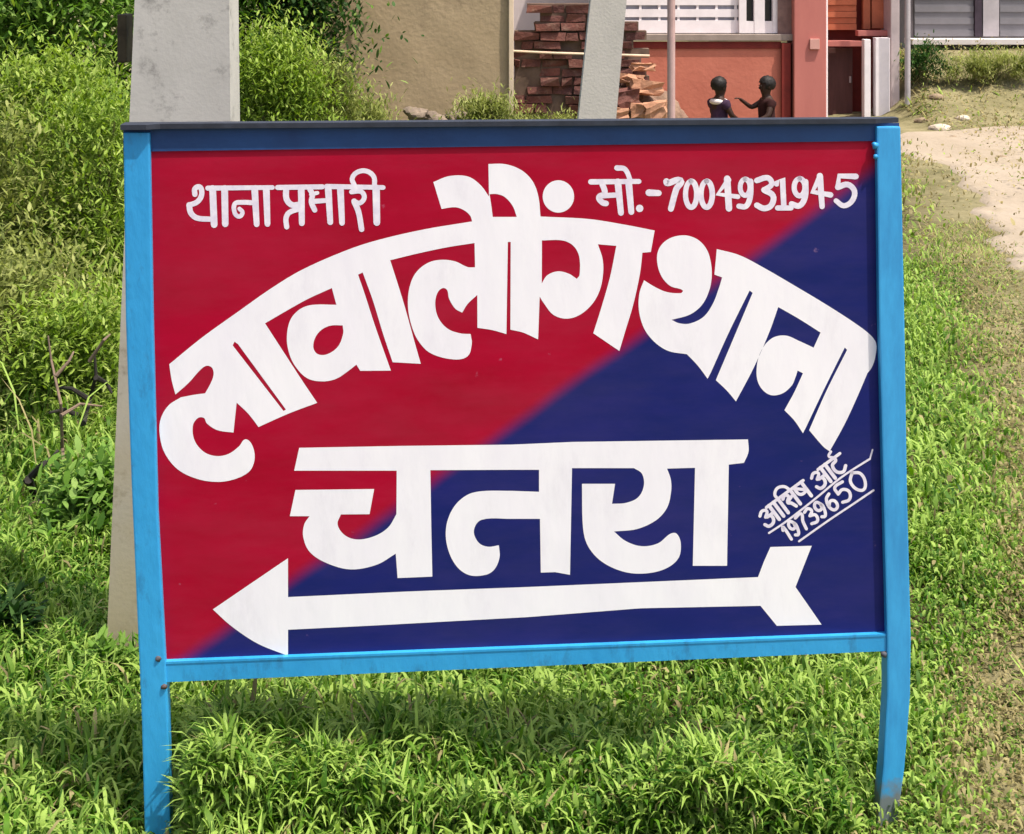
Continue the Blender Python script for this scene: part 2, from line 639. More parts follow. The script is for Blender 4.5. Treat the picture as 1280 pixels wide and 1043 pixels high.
def stroke(bm, pts, width, w1=None, smooth_=True):
    """a brush stroke of that width in photo pixels"""
    w1 = width if w1 is None else w1
    line = hermite([(p[0], p[1], 1) for p in pts] if smooth_ else pts, closed=False, sub=5)
    q = [line[0]]
    for p in line[1:]:
        if (p - q[-1]).length > 0.15:
            q.append(p)
    line = q
    n = len(line)
    L, R = [], []
    for i, p in enumerate(line):
        d = (line[min(i + 1, n - 1)] - line[max(i - 1, 0)]).normalized()
        nn = Vector((-d.y, d.x)) * 0.5 * (width + (w1 - width) * i / max(1, n - 1))
        L.append(p + nn)
        R.append(p - nn)

    def capv(c, a, b):
        ang = math.atan2(a.y - c.y, a.x - c.x)
        r = (a - c).length
        return [c + Vector((math.cos(ang + k * math.pi / 5), math.sin(ang + k * math.pi / 5))) * r for k in range(1, 5)]
    _off[0] = (_off[0] + 0.00001) % 0.00028
    o_ = LET_OFF + _off[0]
    V = lambda p: bm.verts.new(bp(p.x, p.y, o_))
    lv, rv = [V(p) for p in L], [V(p) for p in R]
    fs = [bm.faces.new((lv[i], lv[i + 1], rv[i + 1], rv[i])) for i in range(n - 1)]
    c0 = [V(p) for p in capv(line[0], L[0], R[0])]
    fs.append(bm.faces.new([lv[0]] + c0 + [rv[0]]))
    c1 = [V(p) for p in capv(line[-1], R[-1], L[-1])]
    fs.append(bm.faces.new([rv[-1]] + c1 + [lv[-1]]))
    for f in fs:
        f.normal_update()
        if f.normal.dot(NN) < 0:
            f.normal_flip()


def disc(bm, x, y, rx, ry=None):
    ry = ry or rx
    glyph(bm, [(x + rx * math.cos(k * math.pi / 6), y + ry * math.sin(k * math.pi / 6), 1) for k in range(12)])


S = 1
# ---- first arched word
word1 = [
    (211.6, 455.5), (252.9, 421.9, S), (296, 391, S), (340, 360, S), (378.4, 337, S), (435.9, 312, S), (474.2, 299.8, S), (530, 287, S), (590.2, 277),
    (587.8, 270, S), (580, 263, S), (569, 259.3, S), (551.9, 261.4), (541.7, 227.8), (561.3, 220.4, S), (584.7, 220.8, S), (600.3, 231.2, S), (611.3, 246),
    (610.5, 205.2), (631.6, 205.4, S), (651.9, 213, S), (665.9, 227, S), (673, 246, S), (675.6, 270.8),
    (678, 271), (735.9, 274, S), (783.8, 281.6, S), (818.3, 288.4), (813.5, 315.2), (803, 316.2),
    (800, 342, S), (791.5, 381, S), (781.9, 413, S), (774.2, 438.9), (741.6, 416.8), (753, 380.4, S), (762.7, 345.9, S), (770.4, 307.5), (747.4, 305.6),
    (753, 322.9, S), (754, 340, S), (750.3, 361.2, S), (741.6, 378.5, S), (726.3, 392.9, S), (709, 398.6, S), (691.8, 393.8, S), (679.3, 378.5, S), (674.6, 371),
    (672.6, 424.5), (654, 416, S), (638, 412.3), (638.4, 302.7), (634.8, 302.7), (633, 417.8), (616, 413, S), (596.8, 410), (596.6, 368.9),
    (584.4, 380.4, S), (577.7, 391), (569, 386, S), (561.4, 373.7, S), (559, 363, S), (553.7, 360.3, S), (547, 366, S), (544, 380.4, S), (548, 397.7, S), (559.4, 411, S), (574.8, 416.8, S), (588.2, 417.8),
    (589.7, 430, S), (584.4, 445.6, S), (567, 449.5, S), (538.4, 441.8, S), (523, 426.4, S), (514.4, 407.2, S), (510, 384.2, S), (511.5, 361.2, S), (519.2, 342, S), (534.5, 329, S), (551.8, 325, S), (569, 327, S), (584.4, 334, S), (593.8, 334.4),
    (593.2, 304), (557.5, 309.6, S), (520, 317.6, S), (487.7, 325.5), (497.2, 355, S), (506.8, 386.5, S), (518.3, 428, S), (526, 455), (490.8, 453),
    (479, 418, S), (466.5, 377, S), (453.4, 340.8), (447.6, 343.6), (456.5, 369.5, S), (468.6, 407, S), (488.6, 463.5), (450.3, 463.8), (445.5, 456),
    (435.9, 463.5, S), (420.5, 473.6, S), (403.3, 477, S), (384, 473, S), (368.8, 457.6, S), (360.8, 439.6, S), (358.6, 420.4, S), (363, 400, S), (374.5, 387, S), (389.9, 381.4, S), (420.5, 381.2), (414.8, 360.3),
    (384, 374.4, S), (356, 390, S), (331.3, 404.4), (344, 424, S), (358, 445.6, S), (377.8, 476, S), (396.5, 503.8), (361.5, 516.9, S), (323.2, 534),
    (310, 517, S), (295.8, 503.5), (291.8, 541), (272, 538, S), (258.6, 529.6, S), (254.8, 522.6, S), (247, 523, S), (241, 533, S), (243.3, 551, S), (254.8, 565, S), (270, 570.3, S), (285.5, 567.7, S), (298.9, 558, S), (306, 549.5, S),
    (313, 553, S), (318, 566, S), (317, 580, S), (310.4, 590.7, S), (293, 599.3, S), (272, 602.6, S), (247, 599, S), (222.2, 587, S), (205.6, 566, S), (199.6, 543, S), (201, 523.5, S), (210.7, 507, S), (226, 496.9),
    (243.3, 493.6, S), (256.4, 491.9), (263, 480, S), (267, 468.5, S), (265, 460, S), (258.6, 457.4, S), (251, 462, S), (235.6, 479, S), (219.3, 493.4), (214.5, 475, S)]
h1 = [[(428.4, 407), (429, 417, S), (422.5, 433.4, S), (409, 443, S), (397.5, 443, S), (391.8, 435.4, S), (393.7, 423, S), (401.4, 412.9, S), (413, 407.3, S)],
      [(677.4, 300.8), (703, 300.8, S), (716.7, 307.5, S), (724, 321, S), (724.4, 344, S), (721, 348.8), (711, 342.4, S), (697.5, 339.4, S), (684, 344.4, S), (677.2, 354.5)],
      [(615.9, 271.4), (613.8, 255, S), (611.9, 243), (621, 242.8, S), (631, 246.5, S), (641, 258, S), (646, 271.4)],
      [(293.2, 427.3), (297.6, 430.5), (357.4, 512.2), (354.4, 514), (290.8, 432)]]
bm = bmesh.new()
glyph(bm, word1, h1)
disc(bm, 698, 245.8, 19.6, 20.2)
# ---- second arched word
word2 = [
    (805, 350.5), (818.4, 358.8, S), (833.7, 365.3, S), (851, 366.6, S), (854, 363.8), (851, 361.7, S), (837.5, 357.5, S), (826, 344, S), (821.2, 324, S), (825, 308.8, S), (837.5, 298, S), (855.7, 294.4, S), (872, 299.6, S), (883.5, 312.2, S), (888.5, 328, S),
    (889.7, 345, S), (886.8, 362.5, S), (877.8, 381, S), (862.5, 393.4, S), (839.4, 400), (849, 404.3, S), (862.5, 404.6, S), (879.7, 396, S), (891.2, 379.7, S), (898.4, 361, S), (902.7, 347), (893, 343.5), (896, 311.6),
    (923.8, 319, S), (952.6, 333.7, S), (988.2, 354.3, S), (1032.4, 380.7, S), (1067.7, 403.5, S), (1088, 419, S), (1095.2, 429.8, S), (1094, 447, S), (1089.7, 459.6, S), (1084.2, 466.8),
    (1072, 495.5, S), (1056, 530, S), (1037, 564.5), (1029, 558.4, S), (1011.4, 538), (1033, 489, S), (1058.9, 437.6), (1056, 434.6), (1030, 487, S), (1007.2, 535), (1003.7, 541.8), (993, 526, S), (980.5, 513), (992.6, 491, S), (1003.7, 466.8), (997, 463.5),
    (994.3, 472, S), (989.4, 482.5, S), (977.2, 492.4, S), (961.8, 493.6, S), (949.4, 482.2, S), (945.6, 464.6, S), (950.4, 441, S), (964, 423.6, S), (981.6, 419.6, S), (999.3, 426.6, S), (1017, 434.8), (1025.7, 416), (999.3, 399.2, S), (972.8, 384),
    (961.8, 415, S), (942, 460.2, S), (919.9, 502), (909, 489, S), (894.8, 475.4), (914, 430, S), (940.8, 366.3), (937, 363.4), (911, 416, S), (888.5, 466), (884.5, 473.7), (872, 457, S), (858.6, 443),
    (835.6, 439, S), (818.4, 428, S), (805, 410.6, S), (798.6, 387.4, S), (799.4, 366.3, S)]
glyph(bm, word2)
stroke(bm, [(856, 332.5), (859, 333)], 0.1)
finish('lettering', bm, M_white, panel, smooth_shade=False)

# ---- straight word
word3 = [
    (374, 560), (504, 557.6), (640, 556), (715, 552.7), (935, 549.5), (935.6, 565, S), (930, 578.8), (911, 581), (908.8, 707.5), (866, 707.5), (868.8, 585), (833.8, 586),
    (838.6, 600, S), (838.8, 615, S), (833.8, 635, S), (820, 650.6, S), (796, 661.6, S), (767.5, 664.6), (782, 676.5, S), (802, 683, S), (822.5, 679.4, S), (838, 667.4, S), (846, 667.5, S), (851, 680, S), (848, 698, S), (832.5, 710.8, S), (807.5, 717, S), (780, 715, S), (752.5, 702.5, S), (735, 683, S), (728.8, 660, S),
    (727.5, 605), (768.8, 605), (765, 630), (782.5, 628.8, S), (797.5, 622, S), (804.8, 607.5, S), (802.5, 592.5, S), (792.5, 585.4), (715, 585.4), (712.5, 718.8), (694, 715.4), (676, 716), (675, 648.8), (640, 648.8), (602, 650, S), (592.4, 663, S), (597.8, 678, S), (609.5, 683.6, S), (623.6, 681.8),
    (624.4, 697, S), (618, 712, S), (607, 718.8, S), (586, 719, S), (569.7, 706.8, S), (559, 683, S), (558, 657.2, S), (567.3, 634, S), (583.8, 619, S), (602.5, 614.2, S), (640, 613.8), (673.8, 615), (673.8, 587.5), (640, 587.5), (538, 588),
    (539, 655), (540.4, 721), (497, 722.8), (494.7, 692.3), (471.2, 706, S), (438.4, 712, S), (408, 704, S), (387, 690, S), (379, 671.3, S), (380.4, 655.5, S), (386.9, 645.5), (362.3, 645.5), (369.3, 612.7), (467.7, 611.5), (461.9, 643), (426, 643.3),
    (422, 656, S), (431.4, 669.6, S), (447.8, 674.6, S), (469, 670, S), (485.3, 659.5, S), (495.5, 643), (495.9, 588.6), (367.7, 588.6)]
bm = bmesh.new()
glyph(bm, word3)
finish('lettering', bm, M_white, panel)
bm = bmesh.new()
glyph(bm, [(266, 762), (315, 728.6), (360, 698), (360, 746.6), (510, 739.6), (660, 734), (947.5, 721.6), (955, 702), (963, 684), (1014.7, 682.5), (994.4, 734), (1027, 781), (971, 782.5), (950.6, 757.5), (800.6, 760.6), (660, 771.6), (470, 782), (360, 787.4), (360, 820), (322.5, 805, S), (290, 783.5, S)])
finish('arrow', bm, M_white, panel)


def T(ox, oy, sc, pts):
    return [(ox + x / sc, oy + y / sc) for x, y in pts]


def stroke15(bm, pts, width, w1=None, smooth_=True):
    """the small lines: a fuller brush that runs out a little along each stroke"""
    stroke(bm, pts, width * 1.22, width * 1.22 * random.uniform(0.82, 1.0), smooth_)


# ---- small line, left
bm = bmesh.new()
q = lambda *p: T(220, 200, 4.741, p)
stroke15(bm, q((112, 205), (112, 172), (138, 160), (152, 182), (148, 220), (122, 252), (80, 268)), 5.4)
stroke15(bm, q((78, 268), (88, 315), (125, 345), (205, 352)), 6.0)
stroke15(bm, q((188, 168), (572, 164)), 5.2)
stroke15(bm, q((217, 170), (226, 384)), 7.0)
stroke15(bm, q((288, 170), (292, 380)), 7.0)
stroke15(bm, q((462, 255), (390, 252), (348, 262), (350, 318), (376, 336), (394, 312), (376, 290)), 5.0)
stroke15(bm, q((466, 170), (478, 382)), 7.0)
stroke15(bm, q((535, 170), (542, 380)), 7.0)
stroke15(bm, q((602, 164), (868, 160)), 5.2)
stroke15(bm, q((652, 168), (656, 235), (690, 268), (742, 262)), 6.2)
stroke15(bm, q((742, 168), (746, 376)), 7.0)
stroke15(bm, q((738, 288), (672, 312), (652, 345), (656, 398)), 5.4)
stroke15(bm, q((792, 172), (808, 205), (802, 250), (822, 298)), 5.4)
stroke15(bm, q((800, 205), (838, 196)), 4.2)
stroke15(bm, q((820, 246), (910, 240)), 5.2)
stroke15(bm, q((892, 158), (1228, 164)), 5.2)
stroke15(bm, q((902, 165), (914, 370)), 7.0)
stroke15(bm, q((974, 168), (984, 374)), 7.0)
stroke15(bm, q((1040, 190), (1096, 188), (1116, 222), (1090, 256), (1056, 246)), 5.0)
stroke15(bm, q((1056, 246), (1082, 310), (1100, 412)), 6.0)
stroke15(bm, q((1186, 168), (1190, 372)), 7.6)
stroke15(bm, q((1176, 160), (1172, 100), (1126, 66), (1070, 76), (1044, 112), (1058, 152)), 5.0)
finish('lettering', bm, M_white2, panel)
# ---- small line, right
bm = bmesh.new()
q = lambda *p: T(725, 200, 3.5556, p)
stroke15(bm, q((48, 98), (262, 96)), 5.6)
stroke15(bm, q((96, 100), (110, 150), (84, 166), (100, 190), (116, 194)), 6)
stroke15(bm, q((100, 160), (168, 156)), 5.4)
stroke15(bm, q((168, 98), (182, 236)), 7)
stroke15(bm, q((216, 98), (228, 232)), 7)
stroke15(bm, q((164, 36), (200, 42), (224, 92)), 5.6)
disc(bm, 725 + 265 / 3.5556, 200 + 216 / 3.5556, 4.6)
stroke15(bm, q((306, 146), (350, 148)), 7)
stroke15(bm, q((384, 96), (388, 104), (448, 92), (428, 130), (404, 218)), 6.6)
for cx_ in (494, 563):
    stroke15(bm, q(*[(cx_ + 25 * math.sin(a), 153 - 58 * math.cos(a)) for a in [k * math.pi / 8 for k in range(17)]]), 5.8)
stroke15(bm, q((660, 90), (612, 152), (702, 164)), 5.8, smooth_=False)
stroke15(bm, q((654, 84), (662, 216)), 6.8)
stroke15(bm, q(*[(734 + 22 * math.sin(a), 122 - 36 * math.cos(a)) for a in [k * math.pi / 8 for k in range(17)]]), 5.4)
stroke15(bm, q((758, 96), (756, 165), (738, 206), (706, 206)), 6)
stroke15(bm, q((786, 92), (834, 80), (852, 108), (818, 134)), 5.8)
stroke15(bm, q((818, 134), (858, 160), (850, 202), (818, 216), (786, 202)), 6)
stroke15(bm, q((874, 106), (900, 82), (906, 210)), 6.2, smooth_=False)
stroke15(bm, q((878, 214), (938, 214)), 5.4)
stroke15(bm, q(*[(976 + 24 * math.sin(a), 122 - 38 * math.cos(a)) for a in [k * math.pi / 8 for k in range(17)]]), 5.6)
stroke15(bm, q((1002, 98), (1000, 165), (976, 204), (940, 196)), 6.2)
stroke15(bm, q((1066, 78), (1034, 142), (1114, 156)), 6.2, smooth_=False)
stroke15(bm, q((1066, 72), (1076, 208)), 6.6)
stroke15(bm, q((1226, 74), (1152, 72), (1146, 122)), 6, smooth_=False)
stroke15(bm, q((1146, 122), (1190, 110), (1220, 140), (1208, 184), (1172, 204), (1138, 182)), 6)
finish('lettering', bm, M_white2, panel)
# ---- painter's signature, slanting
bm = bmesh.new()
q = lambda *p: T(940, 560, 8.0, p)
stroke(bm, q((170, 852), (340, 738), (620, 520), (900, 290), (1180, 110)), 2.6)
stroke(bm, q((470, 935), (760, 730), (1000, 570), (1215, 425)), 2.6)
stroke(bm, q((1180, 110), (1205, 20)), 2.0)


def slanted(ox, oy, ux, uy):
    """local letter coordinates (along, up) -> photo pixels, along a slanting base line"""
    return lambda *p: [(940 + (ox + a * ux + b * uy) / 8, 560 + (oy + a * uy - b * ux) / 8) for a, b in p]


q = slanted(150, 805, 0.806, -0.592)
for du in (0, 640):                                   # the long A, twice
    g_ = lambda *p: q(*[(a + du, b) for a, b in p])
    stroke(bm, g_((15, 140), (60, 168), (100, 140), (55, 98)), 3.96)
    stroke(bm, g_((55, 98), (108, 75), (92, 14), (30, 4), (5, 42)), 4.20)
    stroke(bm, g_((70, 88), (150, 90)), 3.96)
    stroke(bm, g_((150, 172), (152, 0)), 4.56)
    stroke(bm, g_((205, 172), (207, 0)), 4.56)
    stroke(bm, g_((118, 172), (235, 172)), 3.84)
stroke(bm, q((262, 172), (264, 0)), 4.44)
stroke(bm, q((262, 172), (262, 225), (320, 262), (385, 235), (410, 178)), 3.84)
stroke(bm, q((300, 140), (335, 160), (362, 130), (320, 86), (345, 60), (368, 6)), 4.20)
stroke(bm, q((345, 96), (410, 120)), 3.84)
stroke(bm, q((412, 172), (414, 0)), 4.56)
stroke(bm, q((455, 172), (458, 92), (490, 66), (545, 72)), 4.08)
stroke(bm, q((470, 146), (535, 86)), 3.84)
stroke(bm, q((548, 172), (550, 0)), 4.56)
stroke(bm, q((245, 172), (575, 172)), 3.84)
stroke(bm, q((870, 172), (1030, 172)), 3.84)
stroke(bm, q((955, 172), (955, 140), (900, 120), (895, 45), (950, 5), (1005, 40)), 4.20)
stroke(bm, q((955, 176), (925, 215), (968, 240)), 3.36)
q = slanted(329, 958, 0.825, -0.565)
DIG = {'1': [((.2, .8), (.6, 1), (.6, 0))], '7': [((0, .98), (.95, 1), (.6, .55), (.4, 0))],
       '9': [((.9, .75), (.5, 1), (.05, .8), (.2, .5), (.7, .5), (.9, .75), (.88, .35), (.5, 0), (.1, .08))],
       '3': [((.05, .92), (.6, 1), (.85, .75), (.35, .55)), ((.35, .55), (.95, .4), (.75, .02), (0, .08))],
       '6': [((.8, .95), (.3, .8), (.05, .35), (.3, 0), (.8, .05), (.9, .4), (.5, .55), (.1, .35))],
       '5': [((.95, 1), (.15, .98), (.08, .58)), ((.08, .58), (.6, .65), (.95, .35), (.6, 0), (0, .08))],
       '0': [((.5, 1), (.05, .7), (.08, .25), (.5, 0), (.92, .3), (.95, .75), (.5, 1))]}
for ch_, uc, wd, ht in (('1', 74, 50, 150), ('9', 164, 70, 155), ('7', 268, 75, 155), ('3', 376, 85, 160), ('9', 488, 80, 165), ('6', 615, 95, 170), ('5', 770, 120, 185), ('0', 955, 140, 205), ):
    for st_ in DIG[ch_]:
        stroke(bm, q(*[(uc - wd / 2 + a * wd, b * ht) for a, b in st_]), 3.96)
finish('lettering', bm, M_white2, panel)

# ------------------------------------------------------------------ concrete poles
M_conc = mat('cast_concrete', (0.54, 0.52, 0.475), 0.9, scale=4, col2=(0.42, 0.405, 0.365), bump=0.04, bscale=110, spec=0.2,
             stain=0.85, stain_col=(0.15, 0.14, 0.13), stain_scale=11)
M_conc2 = mat('weathered_concrete', (0.56, 0.52, 0.47), 0.9, scale=4, col2=(0.45, 0.42, 0.38), bump=0.12, bscale=60, spec=0.2,
              stain=0.4, stain_col=(0.3, 0.28, 0.25), stain_scale=4)
def tan_foot(m, z0, z1, col, amount):
    """uneven tan tone that strengthens towards the foot of a pole"""
    t = m.node_tree
    N, L = t.nodes, t.links
    b = N['Principled BSDF']
    src = b.inputs['Base Color'].links[0].from_socket
    tc = N.new('ShaderNodeTexCoord')
    sp = N.new('ShaderNodeSeparateXYZ')
    L.new(tc.outputs['Object'], sp.inputs[0])
    n = N.new('ShaderNodeTexNoise')
    n.inputs['Scale'].default_value = 6
    n.inputs['Detail'].default_value = 9
    L.new(tc.outputs['Object'], n.inputs['Vector'])
    a = N.new('ShaderNodeMath'); a.operation = 'MULTIPLY_ADD'
    L.new(n.outputs['Fac'], a.inputs[0])
    a.inputs[1].default_value = 0.9
    L.new(sp.outputs['Z'], a.inputs[2])
    mr = N.new('ShaderNodeMapRange')
    mr.inputs['From Min'].default_value = z1 + 0.45
    mr.inputs['From Max'].default_value = z0 + 0.45
    mr.inputs['To Max'].default_value = amount
    L.new(a.outputs[0], mr.inputs['Value'])
    mx = N.new('ShaderNodeMix')
    mx.data_type = 'RGBA'
    L.new(mr.outputs['Result'], mx.inputs['Factor'])
    L.new(src, mx.inputs['A'])
    mx.inputs['B'].default_value = (*col, 1)
    L.new(mx.outputs['Result'], b.inputs['Base Color'])


tan_foot(M_conc, 0.1, 0.95, (0.42, 0.34, 0.19), 0.75)
M_rust = mat('rusty_iron', (0.07, 0.055, 0.03), 0.8, scale=25, var=0.5)
DP = 3.19


def pole(root, D, base, topz, depth0, depth1, m, bev):
    """tapered rectangular pole: base=(x0,x1) at the ground and top=(x0,x1) at topz, in metres"""
    bm = bmesh.new()
    (bx0, bx1), (tx0, tx1) = base
    zs = [-0.4, 1.0, 2.5, topz]
    rings = []
    for z in zs:
        t = z / topz
        x0, x1 = bx0 + (tx0 - bx0) * t, bx1 + (tx1 - bx1) * t
        d = depth0 + (depth1 - depth0) * t
        rings.append([bm.verts.new(v) for v in ((x0, D, z), (x1, D, z), (x1, D + d, z), (x0, D + d, z))])
    for a, b in zip(rings, rings[1:]):
        for k in range(4):
            bm.faces.new((a[k], a[(k + 1) % 4], b[(k + 1) % 4], b[k]))
    bm.faces.new(rings[0][::-1])
    bm.faces.new(rings[-1])
    return finish('shaft', bm, m, root, bevel=bev)


def edge_line(D, p0, p1, ztop):
    """x at ground and x at ztop of an edge seen through two photo pixels"""
    a, b = at(*p0, D), at(*p1, D)
    s = (b.x - a.x) / (b.z - a.z)
    return a.x - s * a.z, a.x + s * (ztop - a.z)


l0, l1 = edge_line(DP, (132, 830), (160, 30), 7.0)
r0, r1 = edge_line(DP, (296, 830), (289, 30), 7.0)
root = empty('concrete_pole', ((l0 + r0) / 2, DP, 0), 'broad grey concrete electric pole close behind the left end of the signboard', 'pole', 'concrete electric poles')
pole(root, DP, ((l0, r0), (l1 + 0.06, r1 - 0.02)), 7.0, 0.115, 0.09, M_conc, 0.006)
bm = bmesh.new()
pbox(bm, 146, 158, 18, 79, DP + 0.09, 0.06)
finish('bracket', bm, M_rust, root, bevel=0.004)
D2 = 9.2
l0, l1 = edge_line(D2, (723, 150), (738.5, 0), 8.0)
r0, r1 = edge_line(D2, (765, 150), (772, 0), 8.0)
root = empty('concrete_pole', ((l0 + r0) / 2, D2, 0), 'narrow pale concrete pole leaning slightly right in front of the ruined brick wall', 'pole', 'concrete electric poles')
pole(root, D2, ((l0, r0), (l0 + (l1 - l0), max(r1, l1 + 0.12))), 8.0, 0.16, 0.12, M_conc2, 0.012)

M_steel = mat('dark_painted_steel', (0.10, 0.075, 0.08), 0.6, scale=12, var=0.4)
M_galv = mat('galvanised_steel', (0.46, 0.42, 0.43), 0.55, scale=10, var=0.2, metal=0.2)
D3 = 12.2


def post(name, x0, x1, D, m, label, h=4.0, cap=True):
    a = at((x0 + x1) / 2, 0, D)
    g = float(ground_z(a.x, D))
    r = (x1 - x0) / F * D / 2
    root = empty(name, (a.x, D, g), label, 'post')
    bm = bmesh.new()
    tube(bm, [(a.x, D, g - 0.3), (a.x, D, h)], [r, r], 14)
    finish('shaft', bm, m, root, smooth_shade=False)
    bm = bmesh.new()
    tube(bm, [(a.x, D, h - 0.005), (a.x, D, h + 0.03), (a.x, D, h + 0.05)], [r * 1.25, r * 1.25, r * 0.5], 14)
    finish('cap', bm, m, root)
    return root


M_pinkpipe = mat('faded_pink_pipe', (0.50, 0.33, 0.31), 0.6, scale=6, var=0.2)
bmr = post('pipe_post', 834, 844, D3, M_pinkpipe, 'thin pale pipe post standing before the brick red wall of the house', 4.2)
post('pipe_post', 1131, 1138, 15.35, M_galv, 'slim grey pipe post between the house and the shuttered shed', 3.6)

# ------------------------------------------------------------------ mud plastered house (tan wall)
M_mud = mat('mud_plaster', (0.43, 0.325, 0.205), 0.95, scale=2.2, col2=(0.345, 0.255, 0.155), bump=0.25, bscale=22, spec=0.1,
            stain=0.65, stain_col=(0.2, 0.145, 0.09), stain_scale=2.1)
M_cream = mat('cream_and_sunlit_edge', (0.68, 0.53, 0.38), 0.9, scale=5, var=0.15)
M_thatch = mat('clay_tile', (0.25, 0.12, 0.07), 0.9, scale=14, var=0.4)
D4 = 13.2
xl, xr = at(330, 0, D4).x, at(641, 0, D4).x
root = empty('mud_house', ((xl + xr) / 2, D4, 0), 'tan mud plastered house wall with its sunlit corner painted as a cream strip', 'house')
# a plastered wall, slightly uneven, as a bumpy slab
bm = bmesh.new()
W, H = 26, 26
xe = at(636, 0, D4).x
grid = [[bm.verts.new((xl + (xe - xl) * i / W, D4 + 0.006 * math.sin(i * 0.9 + j * 0.4) * math.cos(j * 0.7), -0.25 + 3.0 * j / H)) for i in range(W + 1)] for j in range(H + 1)]
for j in range(H):
    for i in range(W):
        bm.faces.new((grid[j][i], grid[j][i + 1], grid[j + 1][i + 1], grid[j + 1][i]))
box(bm, (xl, D4 + 0.06, -0.25), (xe, D4 + 4.0, 2.75))
finish('wall', bm, M_mud, root, smooth_shade=True)
bm = bmesh.new()
pbox(bm, 636, 642, 0, 130, D4 - 0.05, 0.25, -0.1, 2.75)
finish('sunlit_edge_strip', bm, M_cream, root, bevel=0.006)  # sunlight on the wall's edge, put in as a paler strip
bm = bmesh.new()
f = [Vector((xl - 0.3, D4 + 0.02, 2.78)), Vector((xl - 0.3, D4 + 4.2, 2.78)), Vector((xl - 0.3, D4 + 2.1, 3.7))]
prism(bm, f, [p + Vector((xr - xl + 0.5, 0, 0)) for p in f])
finish('roof', bm, M_thatch, root)

# ------------------------------------------------------------------ ruined brick wall
M_brick = mat('old_brick', (0.20, 0.08, 0.06), 0.95, scale=3.5, col2=(0.085, 0.042, 0.04), bump=0.5, bscale=30, spec=0.1, stain=0.6, stain_col=(0.30, 0.2, 0.15), stain_scale=6)
M_mortar = mat('earth_mortar', (0.17, 0.115, 0.085), 0.95, scale=8, var=0.4, spec=0.1)
M_brick2 = mat('orange_brick', (0.50, 0.27, 0.17), 0.95, scale=5, col2=(0.35, 0.17, 0.10), bump=0.4, bscale=30, spec=0.1)
D5 = 13.6


def wall_top(px):
    """height profile of the broken top edge in photo pixels"""
    if px < 673:
        return 32
    if px < 736:
        return 6
    if px < 770:
        return 10
    if px < 781:
        return 12
    if px < 801:
        return 30
    if px < 806:
        return 62
    return 100


root = empty('brick_wall', at(722, 0, D5).to_tuple()[:2] + (0.0,), 'ruined dark red brick wall with a broken stepped top', 'wall')
bm = bmesh.new()
bmm = bmesh.new()
ph, pw = 0.082, 0.235
z = -0.1
row = 0
x0w, x1w = at(643, 0, D5).x, at(812, 0, D5).x
while z < 1.4:
    x = x0w - (0.12 if row % 2 else 0)
    while x < x1w:
        L_ = pw * random.choice((1, 1, 0.5, 0.8))
        cx_ = (max(x, x0w) + min(x + L_, x1w)) / 2
        ppx, ppy = CX + cx_ * F / D5, HY + (CH - z - ph) * F / D5
        if min(x + L_, x1w) - max(x, x0w) > 0.04 and ppy > wall_top(ppx) - 3:
            out = random.uniform(-0.03, 0.06)
            if random.random() > 0.1:
                box(bm, (max(x, x0w), D5 - out, z), (min(x + L_, x1w) - 0.014, D5 + 0.2, z + ph - 0.015))
            box(bmm, (max(x, x0w), D5 + 0.035, z), (min(x + L_, x1w), D5 + 0.19, z + ph))
        x += L_
    z += ph
    row += 1
for v in bm.verts:
    v.co += Vector((random.uniform(-.011, .011), random.uniform(-.02, .02), random.uniform(-.008, .008)))
for v in bmm.verts:
    v.co += Vector((random.uniform(-.001, .001), random.uniform(-.001, .001), random.uniform(-.001, .001)))
finish('brick_courses', bm, M_brick, root)
finish('mortar', bmm, M_mortar, root)
# a sagging wire in front of it
bm = bmesh.new()
tube(bm, [at(640, 64, D5 - 0.12), at(690, 66.5, D5 - 0.12), at(812, 70, D5 - 0.12)], [0.011] * 3, 8)
rail = finish('rail', bm, M_cream, None)
tag(rail, 'thin pale rail running across the ruined brick wall', 'rail')

# broken blocks heaped beside it
blocks = [(806, 118, 13.3, .27, .12, .2, 8), (801, 146, 13.2, .16, .12, .16, -6), (784, 134, 13.25, .2, .16, .2, 14), (790, 104, 13.35, .22, .07, .14, -4), (803, 88, 13.4, .2, .06, .14, 5), (822, 148, 13.1, .18, .14, .2, -12), (770, 148, 13.2, .2, .1, .2, 3)]
names = ['largest pale orange broken block, halfway up the heap beside the ruined wall', 'small upright brick at the foot of the block heap', 'brown block leaning at the left of the block heap',
         'flat brick lying under the top one of the heap', 'flat dark orange brick topping the heap', 'pale block at the right foot of the heap beside the thin pipe post', 'low brick just right of the narrow concrete pole']
for (x, y, D, w_, h_, d_, rz), lb in zip(blocks, names):
    p = at(x, y, D)
    bm = bmesh.new()
    box(bm, (-w_ / 2, -d_ / 2, 0), (w_ / 2, d_ / 2, h_))
    bmesh.ops.subdivide_edges(bm, edges=bm.edges[:], cuts=2, use_grid_fill=True)
    for v in bm.verts:
        v.co += Vector((random.uniform(-.02, .02), random.uniform(-.02, .02), random.uniform(-.012, .012)))
    me = bpy.data.meshes.new('brick_block')
    bm.to_mesh(me)
    bm.free()
    o = link_mesh('brick_block', me, M_brick2 if D != 13.25 else M_brick)
    o.location = p
    o.rotation_euler = (random.uniform(-.1, .1), random.uniform(-.15, .15), math.radians(rz))
    tag(o, lb, 'brick', 'broken blocks heaped beside the ruined wall')
